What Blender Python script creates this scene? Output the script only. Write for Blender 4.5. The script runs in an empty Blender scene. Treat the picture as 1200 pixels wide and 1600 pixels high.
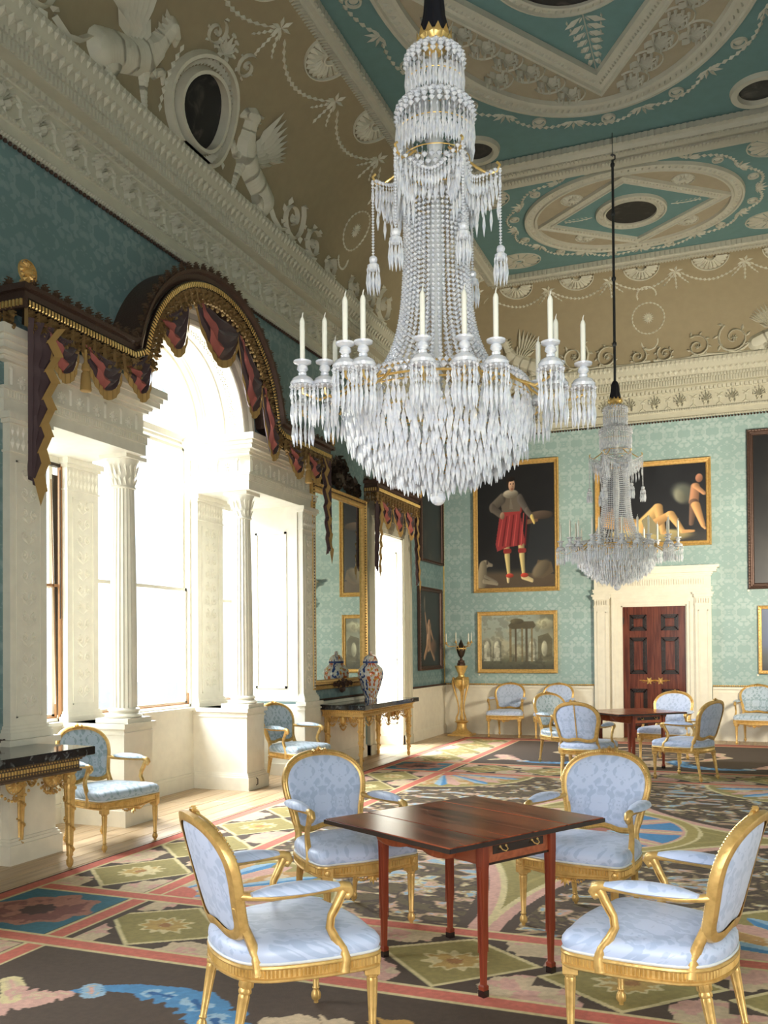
import bpy, math, random
import numpy as np
from mathutils import Vector, Matrix
random.seed(11)
sc = bpy.context.scene
col = sc.collection
PI = math.pi

# ------------------------------------------------------------------ camera, sky, exposure
F_PX, YAW, PITCH, ROLL, CY = 1411.7, -0.3737, 0.0140935, -0.0073452, 993.4
CAM = Vector((5.2013, -16.3828, 1.6))
fw0 = Vector((math.sin(YAW), math.cos(YAW), 0)); rt0 = Vector((math.cos(YAW), -math.sin(YAW), 0)); up0 = Vector((0, 0, 1))
fwd = fw0 * math.cos(PITCH) + up0 * math.sin(PITCH)
up1 = -fw0 * math.sin(PITCH) + up0 * math.cos(PITCH)
rt = rt0 * math.cos(ROLL) + up1 * math.sin(ROLL)
up = -rt0 * math.sin(ROLL) + up1 * math.cos(ROLL)
cam = bpy.data.cameras.new('camera'); cam_o = bpy.data.objects.new('camera', cam); col.objects.link(cam_o)
cam_o.matrix_world = Matrix(((rt.x, up.x, -fwd.x, CAM.x), (rt.y, up.y, -fwd.y, CAM.y), (rt.z, up.z, -fwd.z, CAM.z), (0, 0, 0, 1)))
cam.sensor_fit = 'HORIZONTAL'; cam.sensor_width = 36; cam.lens = 36 * F_PX / 1200
cam.shift_y = (CY - 800) / 1200; cam.clip_start = .05; cam.clip_end = 200
sc.camera = cam_o
sc.view_settings.view_transform = 'Standard'; sc.view_settings.look = 'None'
sc.view_settings.gamma = 1; sc.view_settings.use_curve_mapping = False
sc.view_settings.exposure = EXPOSURE = 0.24
world = bpy.data.worlds.new('sky'); sc.world = world; world.use_nodes = True
bg = world.node_tree.nodes['Background']
bg.inputs[0].default_value = (0.80, 0.89, 1.0, 1); bg.inputs[1].default_value = SKY = 1.7
def portal(name, x, y0, y1, z0, z1, power, tilt=35):
    # daylight coming in at a window: an area lamp of the size of the opening, just outside the glass
    l = bpy.data.lights.new(name, 'AREA'); l.shape = 'RECTANGLE'; l.size = z1 - z0; l.size_y = y1 - y0
    l.energy = power; l.color = (0.88, 0.94, 1.0)
    o = bpy.data.objects.new(name, l); col.objects.link(o)
    o.location = (x, (y0 + y1) / 2, (z0 + z1) / 2); o.rotation_euler = (0, -PI / 2 + math.radians(tilt), 0)
    return o
portal('daylight', -3.6, -11.4, -5.4, 4.0, 8.0, 3300, 48)
portal('daylight', -2.4, -4.2, -1.2, 2.6, 5.6, 2000, 42)
portal('daylight', -2.4, -15.6, -12.7, 2.6, 5.6, 1000, 42)
# fill light added behind the camera; its window opening is made up too
lb = bpy.data.lights.new('rear_fill_light', 'AREA'); lb.shape = 'RECTANGLE'; lb.size = 3.2; lb.size_y = 2.6; lb.energy = 340; lb.color = (1.0, 0.96, 0.90)
lo = bpy.data.objects.new('rear_fill_light', lb); col.objects.link(lo); lo.location = (5.6, -17.45, 1.9); lo.rotation_euler = (PI / 2, 0, 0)

# unseen warm area light added by the right-hand wall to brighten the far end
lw = bpy.data.lights.new('unseen_warm_light', 'AREA'); lw.shape = 'DISK'; lw.size = 1.0; lw.energy = 180; lw.color = (1.0, 0.88, 0.68); lw.spread = math.radians(120)
lwo = bpy.data.objects.new('unseen_warm_light', lw); col.objects.link(lwo); lwo.location = (7.15, -5.6, 2.5)
lwo.rotation_euler = Vector((-.50, .80, .20)).to_track_quat('-Z', 'Y').to_euler()
W, L, ZC = 7.68, 17.0, 7.88        # room width, length, flat of the ceiling

# ------------------------------------------------------------------ node helpers
def lin(c):
    return tuple((x / 12.92 if x <= .04045 else ((x + .055) / 1.055) ** 2.4) for x in c)
def rgb(r, g, b): return lin((r / 255, g / 255, b / 255))
class S:
    def __init__(s, t, k): s.t = t; s.k = k
    def op(s, o, *a):
        n = s.t.nodes.new('ShaderNodeMath'); n.operation = o
        for i, q in enumerate((s,) + a): put(s.t, n.inputs[i], q)
        return S(s.t, n.outputs[0])
    def __add__(s, o): return s.op('ADD', o)
    def __sub__(s, o): return s.op('SUBTRACT', o)
    def __mul__(s, o): return s.op('MULTIPLY', o)
    def __truediv__(s, o): return s.op('DIVIDE', o)
    __radd__ = __add__; __rmul__ = __mul__
def put(t, inp, q):
    if isinstance(q, S): t.links.new(q.k, inp)
    elif isinstance(q, tuple): inp.default_value = q if len(q) == len(inp.default_value) else tuple(q) + (1,)
    else: inp.default_value = q
class G:
    def __init__(g, t): g.t = t
    def coord(g, kind='Object'):
        if kind == 'World': n = g.t.nodes.new('ShaderNodeNewGeometry'); return S(g.t, n.outputs['Position'])
        n = g.t.nodes.new('ShaderNodeTexCoord'); return S(g.t, n.outputs[kind])
    def xyz(g, v):
        n = g.t.nodes.new('ShaderNodeSeparateXYZ'); put(g.t, n.inputs[0], v); return [S(g.t, o) for o in n.outputs]
    def vec(g, a, b, c=0.0):
        n = g.t.nodes.new('ShaderNodeCombineXYZ')
        for i, q in enumerate((a, b, c)): put(g.t, n.inputs[i], q)
        return S(g.t, n.outputs[0])
    def noise(g, v, scale, detail=2.0, dist=0.0):
        n = g.t.nodes.new('ShaderNodeTexNoise'); put(g.t, n.inputs['Vector'], v); n.inputs['Scale'].default_value = scale
        n.inputs['Detail'].default_value = detail; n.inputs['Distortion'].default_value = dist; return S(g.t, n.outputs['Fac'])
    def voro(g, v, scale):
        n = g.t.nodes.new('ShaderNodeTexVoronoi'); put(g.t, n.inputs['Vector'], v); n.inputs['Scale'].default_value = scale; return S(g.t, n.outputs['Distance'])
    def ramp(g, x, a, b):
        n = g.t.nodes.new('ShaderNodeMapRange'); n.interpolation_type = 'SMOOTHSTEP'; put(g.t, n.inputs[0], x)
        n.inputs[1].default_value = a; n.inputs[2].default_value = b; return S(g.t, n.outputs[0])
    def mix(g, f, a, b):
        n = g.t.nodes.new('ShaderNodeMix'); n.data_type = 'RGBA'; put(g.t, n.inputs[0], f); put(g.t, n.inputs[6], a); put(g.t, n.inputs[7], b); return S(g.t, n.outputs[2])
    def attr(g, name):
        n = g.t.nodes.new('ShaderNodeAttribute'); n.attribute_name = name; return S(g.t, n.outputs['Color'])
def mat(name, base, rough=.5, metal=0.0, color=None, bump=None, bstr=.3, bdist=.01, **kw):
    m = bpy.data.materials.new(name); m.use_nodes = True; t = m.node_tree; b = t.nodes['Principled BSDF']; g = G(t)
    c = color(g) if color else None
    if c is None:                                    # a little wear and grain in every surface
        n = g.noise(g.coord('Object'), 9.0, 3.0)
        c = g.mix(g.ramp(n, .25, .75), tuple(x * .95 for x in base), tuple(min(1, x * 1.03) for x in base))
    put(t, b.inputs['Base Color'], c)
    b.inputs['Roughness'].default_value = rough; b.inputs['Metallic'].default_value = metal
    for k, v in kw.items(): b.inputs[k.replace('_', ' ')].default_value = v
    if bump:
        n = t.nodes.new('ShaderNodeBump'); n.inputs['Strength'].default_value = bstr; n.inputs['Distance'].default_value = bdist
        put(t, n.inputs['Height'], bump(g)); t.links.new(n.outputs[0], b.inputs['Normal'])
    return m
def damask(g, u, v, pu, pv, k):
    a = u.op('PINGPONG', pu); b = v.op('PINGPONG', pv)
    q = g.vec(a, b)
    n = g.noise(q, k, 1.5, .6); w = g.voro(q, k * .8)
    f1 = g.ramp(n, .5, .55); f2 = g.ramp(w, .42, .36)
    return (f1 + f2 * .6).op('MINIMUM', 1.0)
def wallpaper(name, ax, c0, c1):
    def colr(g):
        p = g.xyz(g.coord('World')); f = damask(g, p[ax], p[2], .23, .31, 13.0)
        big = g.noise(g.coord('World'), .8, 2.0)
        base = g.mix(f, c0, c1)
        return g.mix(g.ramp(big, .35, .7), base, g.mix(.5, base, tuple(x * .72 for x in c0)))
    return mat(name, c0, .55, color=colr)
def silk(name, c0, c1):
    def colr(g):
        p = g.xyz(g.coord('Object')); return g.mix(damask(g, p[1] + p[0] * .35, p[2] + p[0] * .6, .12, .16, 27.0), c0, c1)
    return mat(name, c0, .42, color=colr, Sheen_Weight=.25)
def wood(name, c0, c1, rough, ax=1, k=3.0):
    def colr(g):
        p = g.xyz(g.coord('Object')); s = [k * 9, k * 9, k * 9]; s[ax] = k * .6
        n = g.noise(g.vec(p[0] * s[0], p[1] * s[1], p[2] * s[2]), 1.0, 4.0, .8); return g.mix(g.ramp(n, .3, .7), c0, c1)
    return mat(name, c0, rough, color=colr)

M = {}
M['plaster'] = mat('plaster_cream', (.56, .54, .43), .6)
M['ivory'] = mat('paint_ivory', (.82, .775, .65), .42)
M['stucco'] = mat('ceiling_stucco', (.46, .45, .37), .7)
M['relief'] = mat('stucco_white', (.60, .585, .48), .6)
M['cove'] = mat('cove_fawn', (.30, .25, .155), .75)
M['teal'] = mat('ceiling_teal', (.115, .215, .215), .75)
M['fawn'] = mat('panel_fawn', (.33, .285, .20), .75)
M['paperL'] = wallpaper('damask_window_shaded', 1, (.155, .255, .26), (.235, .33, .34))  # same paper darkened, its backlit shade put into the colour
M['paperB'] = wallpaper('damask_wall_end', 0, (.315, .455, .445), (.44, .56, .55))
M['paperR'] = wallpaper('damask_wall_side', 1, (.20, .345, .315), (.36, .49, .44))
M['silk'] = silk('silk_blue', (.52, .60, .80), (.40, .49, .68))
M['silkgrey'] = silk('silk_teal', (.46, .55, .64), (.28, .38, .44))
M['braid'] = mat('braid_pale', (.68, .70, .70), .6)
def goldbump(g): return g.noise(g.coord('Object'), 60.0, 3.0)
def goldcol(a, b):
    return lambda g: g.mix(g.ramp(g.noise(g.coord('Object'), 26.0, 4.0), .32, .62), a, b)
M['gold'] = mat('gilt_wood', (.74, .50, .19), .38, .45, color=goldcol((.58, .36, .115), (.72, .47, .165)), bump=goldbump, bstr=.35, bdist=.004)
M['goldbright'] = mat('gilt_bright', (.85, .60, .18), .30, .6, color=goldcol((.72, .47, .15), (.86, .60, .22)), bump=goldbump, bstr=.2, bdist=.003)
M['golddark'] = mat('gilt_dark', (.095, .055, .042), .42, .45, bump=goldbump, bstr=.6, bdist=.006)  # much darker gilt, used on the pelmets and some frames
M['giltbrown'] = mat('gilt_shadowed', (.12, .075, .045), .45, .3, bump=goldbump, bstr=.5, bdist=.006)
M['giltrelief'] = mat('gilt_relief', (.34, .22, .09), .4, .55, bump=goldbump, bstr=.5, bdist=.005)
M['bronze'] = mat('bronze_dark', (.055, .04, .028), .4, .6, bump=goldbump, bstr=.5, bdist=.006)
M['mahog'] = wood('mahogany', (.07, .014, .009), (.34, .085, .034), .2, 0, 2.2)
M['mahogleg'] = wood('mahogany_leg', (.15, .022, .010), (.27, .055, .022), .3, 2)
M['mahogapron'] = wood('mahogany_apron', (.24, .06, .024), (.36, .10, .04), .3, 0)
M['mahogdoor'] = wood('mahogany_door', (.075, .016, .010), (.17, .045, .024), .22, 2)
M['ebony'] = mat('ebonised', (.020, .012, .010), .25)
M['marble'] = mat('marble_black', (.02, .02, .022), .08, color=lambda g: g.mix(g.ramp(g.noise(g.coord('Object'), 14.0, 5.0, 1.2), .56, .7), (.012, .012, .014), (.16, .17, .17)))
M['velvet'] = mat('velvet_plum', (.075, .042, .046), .75, Sheen_Weight=.15)
M['lining'] = mat('lining_rose', (.36, .10, .085), .6)
M['fringe'] = mat('fringe_ochre', (.42, .26, .085), .8)
M['candle'] = mat('wax', (.86, .85, .74), .5, Subsurface_Weight=.0)
M['wick'] = mat('wick', (.8, .78, .7), .7)
M['bag'] = mat('silk_black', (.006, .006, .012), .6)
M['rod'] = mat('iron', (.05, .055, .06), .5, .5)
M['dark'] = mat('painted_roundel', (.02, .02, .022), .5, color=lambda g: g.mix(g.ramp(g.noise(g.coord('Object'), 5.0, 4.0, 1.0), .5, .75), (.008, .008, .010), (.07, .06, .055)))
M['sash'] = mat('sash_wood', (.36, .17, .06), .4)
M['ground'] = mat('bright_ground', (.62, .62, .60), .9)  # ground made pale so it looks washed out with light through the windows
M['stone'] = mat('grey_stone', (.10, .11, .11), .35)
m = mat('crystal', (.93, .95, 1.0), .06, color=lambda g: g.mix(g.ramp(g.noise(g.coord('Object'), 40.0, 1.0), .35, .65), (.80, .84, .92), (.97, .98, 1.0)),
        Transmission_Weight=.30, IOR=1.5, Specular_IOR_Level=1.0); M['crystal'] = m
m = bpy.data.materials.new('window_glass'); m.use_nodes = True; t = m.node_tree; t.nodes.clear()
o_ = t.nodes.new('ShaderNodeOutputMaterial'); mx = t.nodes.new('ShaderNodeMixShader'); tr = t.nodes.new('ShaderNodeBsdfTransparent'); gl = t.nodes.new('ShaderNodeBsdfGlossy')
gl.inputs['Roughness'].default_value = .02; mx.inputs[0].default_value = .06
t.links.new(tr.outputs[0], mx.inputs[1]); t.links.new(gl.outputs[0], mx.inputs[2]); t.links.new(mx.outputs[0], o_.inputs[0]); M['glass'] = m
m = mat('mirror', (.80, .84, .80), .015, 1.0, color=lambda g: g.mix(g.noise(g.coord('Object'), 2.0, 2.0), (.72, .77, .74), (.82, .86, .83))); M['mirror'] = m
m = mat('painted', (1, 1, 1), .5, color=lambda g: g.attr('Col')); M['painted'] = m
M['canvas'] = mat('oil_canvas', (1, 1, 1), .35, color=lambda g: g.attr('Col'), bump=lambda g: g.noise(g.coord('Object'), 300.0, 1.0), bstr=.1, bdist=.001)
M['rug'] = mat('rug_wool', (1, 1, 1), .95, color=lambda g: g.mix(g.noise(g.coord('Object'), 160.0, 1.0) * .22, g.attr('Col'), (.05, .04, .03)),
               bump=lambda g: g.noise(g.coord('Object'), 220.0, 1.0), bstr=.4, bdist=.004)
def plankcol(g):
    n = g.t.nodes.new('ShaderNodeObjectInfo'); r = S(g.t, n.outputs['Random']); p = g.xyz(g.coord('Object'))
    q = g.noise(g.vec(p[0] * 22 + r * 40, p[1] * 1.2, p[2]), 1.0, 4.0, .6)
    return g.mix(g.ramp(q, .25, .75), g.mix(r, (.30, .19, .10), (.42, .28, .15)), g.mix(r, (.54, .39, .22), (.60, .44, .26)))
M['plank'] = mat('floor_oak', (.4, .3, .17), .35, color=plankcol)

# ------------------------------------------------------------------ mesh builder
class MB:
    def __init__(s): s.v = []; s.f = []
    def add(s, vs, fs):
        o = len(s.v); s.v += [tuple(p) for p in vs]; s.f += [tuple(i + o for i in f) for f in fs]; return s
    def box(s, x0, y0, z0, x1, y1, z1):
        return s.add([(x0, y0, z0), (x1, y0, z0), (x1, y1, z0), (x0, y1, z0), (x0, y0, z1), (x1, y0, z1), (x1, y1, z1), (x0, y1, z1)],
                     [(3, 2, 1, 0), (4, 5, 6, 7), (0, 1, 5, 4), (1, 2, 6, 5), (2, 3, 7, 6), (3, 0, 4, 7)])
    def bbox(s, x0, y0, z0, x1, y1, z1, b=.005):      # box with chamfered vertical and horizontal edges
        for q in ((x0 + b, y0, z0 + b, x1 - b, y1, z1 - b),): pass
        P = []
        for z, i in ((z0, b), (z0 + b, 0), (z1 - b, 0), (z1, b)):
            P += [(x0 + i, y0 + i, z), (x1 - i, y0 + i, z), (x1 - i, y1 - i, z), (x0 + i, y1 - i, z)]
        fs = [(3, 2, 1, 0), (12, 13, 14, 15)]
        for r in range(3):
            for k in range(4): fs.append((r * 4 + k, r * 4 + (k + 1) % 4, r * 4 + 4 + (k + 1) % 4, r * 4 + 4 + k))
        return s.add(P, fs)
    def rings(s, R, closed=True, cap=True):           # list of rings with equal point counts
        n = len(R[0]); fs = []
        for a in range(len(R) - 1):
            for k in range(n if closed else n - 1):
                k2 = (k + 1) % n; fs.append((a * n + k, a * n + k2, (a + 1) * n + k2, (a + 1) * n + k))
        if cap and closed: fs += [tuple(range(n - 1, -1, -1)), tuple((len(R) - 1) * n + k for k in range(n))]
        return s.add([p for r in R for p in r], fs)
    def lathe(s, prof, n=16, c=(0, 0, 0), flute=0, fl=.0, cap=True):
        R = []
        for r, z in prof:
            R.append([(c[0] + r * (1 - (fl if (flute and k % 2) else 0)) * math.cos(2 * PI * k / n), c[1] + r * (1 - (fl if (flute and k % 2) else 0)) * math.sin(2 * PI * k / n), c[2] + z) for k in range(n)])
        return s.rings(R, True, cap)
    def tube(s, pts, rad, n=8, cap=True, closed=False, flat=1.0):
        P = [Vector(p) for p in pts]; m = len(P); R = []; u = None
        for i in range(m):
            a = P[(i - 1) % m] if (closed or i > 0) else P[i]; b = P[(i + 1) % m] if (closed or i < m - 1) else P[i]
            t = (b - a).normalized()
            if u is None:
                u = t.orthogonal().normalized()
                if abs(t.z) < .9: u = t.cross(Vector((0, 0, 1))).normalized()
            u = (u - t * u.dot(t)); u = u.normalized() if u.length > 1e-6 else t.orthogonal().normalized()
            w = t.cross(u); r = rad[i] if hasattr(rad, '__len__') else rad
            R.append([P[i] + u * (r * math.cos(2 * PI * k / n)) + w * (r * flat * math.sin(2 * PI * k / n)) for k in range(n)])
        if closed: R.append(R[0]); return s.rings(R, True, False)
        return s.rings(R, True, cap)
    def ell(s, c, r, n=10, m=6):
        R = []
        for i in range(m + 1):
            a = -PI / 2 + PI * i / m; cr = max(math.cos(a), .02)
            R.append([(c[0] + r[0] * cr * math.cos(2 * PI * k / n), c[1] + r[1] * cr * math.sin(2 * PI * k / n), c[2] + r[2] * math.sin(a)) for k in range(n)])
        return s.rings(R)
    def drop(s, x, y, z, l, r, n=5, hx=0, hy=0):       # hanging cut drop: bead, then spindle
        R = [[(x + q * math.cos(2 * PI * k / n), y + q * math.sin(2 * PI * k / n), z - h * l) for k in range(n)] for q, h in ((r * .12, 0), (r * .55, .10), (r * .15, .2), (r * .6, .32), (r, .62), (r * .1, 1.0))]
        return s.rings(R, True, False)
    def bead(s, x, y, z, r, n=6):
        vs = [(x, y, z + r)] + [(x + r * math.cos(2 * PI * k / n), y + r * math.sin(2 * PI * k / n), z) for k in range(n)] + [(x, y, z - r)]
        return s.add(vs, [(0, 1 + k, 1 + (k + 1) % n) for k in range(n)] + [(n + 1, 1 + (k + 1) % n, 1 + k) for k in range(n)])
    def prism(s, poly, h0, h1, ax=2):                  # polygon in the two other axes, extruded along ax
        def P(a, b, h): return {0: (h, a, b), 1: (a, h, b), 2: (a, b, h)}[ax]
        n = len(poly); vs = [P(a, b, h0) for a, b in poly] + [P(a, b, h1) for a, b in poly]
        return s.add(vs, [tuple(range(n - 1, -1, -1)), tuple(range(n, 2 * n))] + [(k, (k + 1) % n, n + (k + 1) % n, n + k) for k in range(n)])
    # ---- low relief in the (u, v) plane, height w
    def leaf(s, u, v, a, l, w, h):
        c, q = math.cos(a), math.sin(a)
        def P(x, y, z): return (u + x * c - y * q, v + x * q + y * c, z)
        return s.add([P(0, 0, 0), P(l * .5, w / 2, 0), P(l, 0, h * .3), P(l * .5, -w / 2, 0), P(l * .5, 0, h)], [(0, 3, 4), (3, 2, 4), (2, 1, 4), (1, 0, 4)])
    def vine(s, pts, w, h):
        n = len(pts); vs = []
        for i, (u, v) in enumerate(pts):
            a = pts[max(i - 1, 0)]; b = pts[min(i + 1, n - 1)]; du, dv = b[0] - a[0], b[1] - a[1]; l = math.hypot(du, dv) or 1
            ww = w[i] if hasattr(w, '__len__') else w; nu, nv = -dv / l * ww / 2, du / l * ww / 2
            vs += [(u + nu, v + nv, 0), (u, v, h), (u - nu, v - nv, 0)]
        fs = []
        for i in range(n - 1):
            for k in range(2): fs.append((i * 3 + k, i * 3 + k + 1, i * 3 + 4 + k, i * 3 + 3 + k))
        return s.add(vs, fs)
    def dome(s, u, v, ru, rv, h, n=10, a0=0):
        vs = [(u, v, h)]
        for f, q in ((.6, .8), (1, 0)):
            vs += [(u + ru * f * math.cos(a0 + 2 * PI * k / n), v + rv * f * math.sin(a0 + 2 * PI * k / n), h * q) for k in range(n)]
        fs = [(0, 1 + k, 1 + (k + 1) % n) for k in range(n)] + [(1 + k, 1 + n + k, 1 + n + (k + 1) % n, 1 + (k + 1) % n) for k in range(n)]
        return s.add(vs, fs)
    def band(s, u, v, r0, r1, h, n=32, a0=0, a1=2 * PI, ru=1.0, rv=1.0, prof=None):   # raised ring
        prof = prof or ((0, 0), (.15, 1), (.85, 1), (1, 0)); R = []
        for k in range(n + 1):
            a = a0 + (a1 - a0) * k / n
            R.append([(u + ru * (r0 + (r1 - r0) * p) * math.cos(a), v + rv * (r0 + (r1 - r0) * p) * math.sin(a), h * q) for p, q in prof])
        return s.rings(R, False, False)
    def palmette(s, u, v, a, z, h=.02):
        for k in range(-3, 4):
            b = a + k * .42; l = z * (1 - .12 * abs(k)); s.leaf(u, v, b, l * .78, z * .15, h)
            s.dome(u + math.cos(b) * l * .76, v + math.sin(b) * l * .76, z * .08, z * .08, h * 1.1, 5)
        for q in (-1, 1): s.vine([(u + math.cos(a + q * t) * z * (.12 + .16 * (t - 1.2)), v + math.sin(a + q * t) * z * (.12 + .16 * (t - 1.2))) for t in (1.2, 1.7, 2.2, 2.7)], z * .08, h)
        return s
    def volute(s, u, v, r, a0, turn, h=.03, leaves=9):
        pts = []
        for i in range(22):
            t = i / 21; a = a0 + turn * t * 3.1 * PI / 1.0 * .9; rr = r * (1 - .8 * t); pts.append((u + rr * math.cos(a), v + rr * math.sin(a)))
        s.vine(pts, [r * .16 * (1 - .4 * i / 21) for i in range(22)], h)
        for i in range(leaves):
            t = i / leaves * .62; a = a0 + turn * t * 2.8 * PI; rr = r * (1 - .8 * t)
            s.leaf(u + rr * math.cos(a), v + rr * math.sin(a), a + turn * .8, r * .42, r * .2, h)
        for k in range(6): s.leaf(u, v, k * PI / 3, r * .22, r * .12, h)
        s.dome(u, v, r * .08, r * .08, h * 1.2, 6)
        return s
    def swag(s, u0, v0, u1, v1, d, size, h, n=14):     # husk garland between two points, sagging d
        prev = None
        for i in range(n + 1):
            t = i / n; p = (u0 + (u1 - u0) * t, v0 + (v1 - v0) * t - d * 4 * t * (1 - t))
            if prev: s.leaf(prev[0], prev[1], math.atan2(p[1] - prev[1], p[0] - prev[0]), math.hypot(p[0] - prev[0], p[1] - prev[1]) * 1.1, size * (.7 + .6 * math.sin(PI * t)), h)
            prev = p
        return s
    def shell(s, u, v, r, a0, a1, h, n=11, ru=1.0):    # ribbed half patera
        for k in range(n):
            a = a0 + (a1 - a0) * (k + .5) / n; c, q = math.cos(a), math.sin(a); w = abs(a1 - a0) / n * .5
            pu = lambda rr, aa: (u + ru * rr * math.cos(aa), v + rr * math.sin(aa))
            P = [pu(r * .3, a - w * .9), pu(r * .3, a + w * .9), pu(r * .9, a + w * .9), pu(r, a), pu(r * .9, a - w * .9), pu(r * .65, a)]
            s.add([(x, y, h * .25) for x, y in P[:5]] + [(P[5][0], P[5][1], h)], [(0, 1, 5), (1, 2, 5), (2, 3, 5), (3, 4, 5), (4, 0, 5)])
        s.band(u, v, r * .2, r * .3, h, 14, a0, a1, ru=ru); s.band(u, v, r, r * 1.06, h * .6, 20, a0, a1, ru=ru)
        return s
    def map(s, fn): s.v = [tuple(fn(*p)) for p in s.v]; return s
    def mesh(s, name, m, smooth=None):
        me = bpy.data.meshes.new(name); me.from_pydata(s.v, [], s.f); me.materials.append(M[m] if isinstance(m, str) else m)
        if smooth is not None:
            me.polygons.foreach_set('use_smooth', [True] * len(me.polygons)); me.update()
            me.set_sharp_from_angle(angle=math.radians(smooth))
        me.update(); return me
    def build(s, name, m, parent=None, smooth=None, kind=None, label=None):
        o = bpy.data.objects.new(name, s.mesh(name, m, smooth)); col.objects.link(o)
        if parent: o.parent = parent
        if kind: o['kind'] = kind
        if label: o['label'] = label
        return o
def put_obj(me, name, parent, loc=(0, 0, 0), rot=(0, 0, 0), scale=(1, 1, 1), kind=None, label=None):
    o = bpy.data.objects.new(name, me); col.objects.link(o); o.parent = parent; o.location = loc; o.rotation_euler = rot; o.scale = scale
    if kind: o['kind'] = kind
    if label: o['label'] = label
    return o
def thing(name, label, cat, loc=(0, 0, 0), rz=0, group=None):
    o = bpy.data.objects.new(name, None); col.objects.link(o); o.location = loc; o.rotation_euler = (0, 0, rz); o.empty_display_size = .1
    o['label'] = label; o['category'] = cat
    if group: o['group'] = group
    return o
def copy_tree(o, parent=None):
    c = o.copy(); col.objects.link(c); c.parent = parent
    for ch in list(o.children): copy_tree(ch, c)
    return c
def struct(name, mb, m, smooth=None):
    o = mb.build(name, m, None, smooth); o['kind'] = 'structure'; return o
def sempty(name, loc=(0, 0, 0)):
    o = bpy.data.objects.new(name, None); col.objects.link(o); o.location = loc; o['kind'] = 'structure'; return o
def ringprof(prof, x0=0, x1=W, y0=0, y1=-L):            # prof = [(offset into the room, z)], run round the four walls
    mb = MB(); R = []
    for off, z in prof: R.append([(x0 + off, y0 - off, z), (x1 - off, y0 - off, z), (x1 - off, y1 + off, z), (x0 + off, y1 + off, z)])
    mb.rings(R, True, False); return mb

# ------------------------------------------------------------------ floor
floor = struct('floor', MB().box(-1.0, -17.3, -.2, W + .3, .3, -.022), 'ground')
plank_me = MB().bbox(-.098, -1.7, -.02, .098, 1.7, 0, .003).mesh('plank', 'plank')
def planks(x0, x1, y0, y1, along):
    n = int(round((x1 - x0) / .2)) if along == 'y' else int(round((y1 - y0) / .2))
    for i in range(n):
        if along == 'y':
            x = x0 + .1 + .2 * i; y = y0 + random.uniform(-2.4, -.6)
            while y < y1:
                ya, yb = max(y, y0), min(y + 3.4, y1); y += 3.404
                if yb - ya < .05: continue
                put_obj(plank_me, 'plank', floor, (x, (ya + yb) / 2, 0), (0, 0, 0), (1, (yb - ya - .004) / 3.4, 1))
planks(-1.0, .8, -17.0, 0.0, 'y'); planks(.8, W + .2, -.9, 0.0, 'y')
struct('ground', MB().box(-40, -60, -.9, -1.0, 40, -.8), 'ground')['kind'] = 'structure'

# ------------------------------------------------------------------ wall with the windows (inner face x = 0)
YC, AR, ZS, ZE = -8.38, .93, 4.03, 3.42           # venetian window: centre, arch radius, springing, soffit of the entablature
XB = -.95                                          # outer face
wl = MB()
for a, b in ((-17.3, -14.9), (-13.4, -10.66), (-6.10, -3.54), (-2.24, 0.0)): wl.box(XB, a, -.02, 0, b, 5.62)
for a, b in ((-14.9, -13.4), (-3.54, -2.24)): wl.box(XB, a, 3.42, 0, b, 5.62)
wl.box(XB, -10.66, ZS, 0, YC - AR, 5.62); wl.box(XB, YC + AR, ZS, 0, -6.10, 5.62)
R = []
for k in range(33):
    a = PI * k / 32; y, z = YC + AR * math.cos(a), ZS + AR * math.sin(a); R.append([(XB, y, z), (0, y, z), (0, y, 5.62), (XB, y, 5.62)])
wl.rings(R, True, False)
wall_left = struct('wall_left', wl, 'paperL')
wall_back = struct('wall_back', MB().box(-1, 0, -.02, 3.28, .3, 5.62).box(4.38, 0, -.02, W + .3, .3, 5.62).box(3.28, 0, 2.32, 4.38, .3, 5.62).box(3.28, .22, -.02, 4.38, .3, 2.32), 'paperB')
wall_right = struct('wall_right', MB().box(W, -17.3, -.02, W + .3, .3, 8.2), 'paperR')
struct('wall_front', MB().box(-1, -17.3, -.02, 4.3, -17, 8.2).box(6.9, -17.3, -.02, W + .3, -17, 8.2).box(4.3, -17.3, 3.4, 6.9, -17, 8.2).box(4.3, -17.3, -.02, 6.9, -17, .5), 'paperB')  # rear opening added to let the fill light in
struct('wall_upper', MB().box(-1.1, -17.3, 5.6, -.0, .3, 8.3).box(-1.1, .0, 5.6, W + .4, .3, 8.3), 'plaster')

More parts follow.
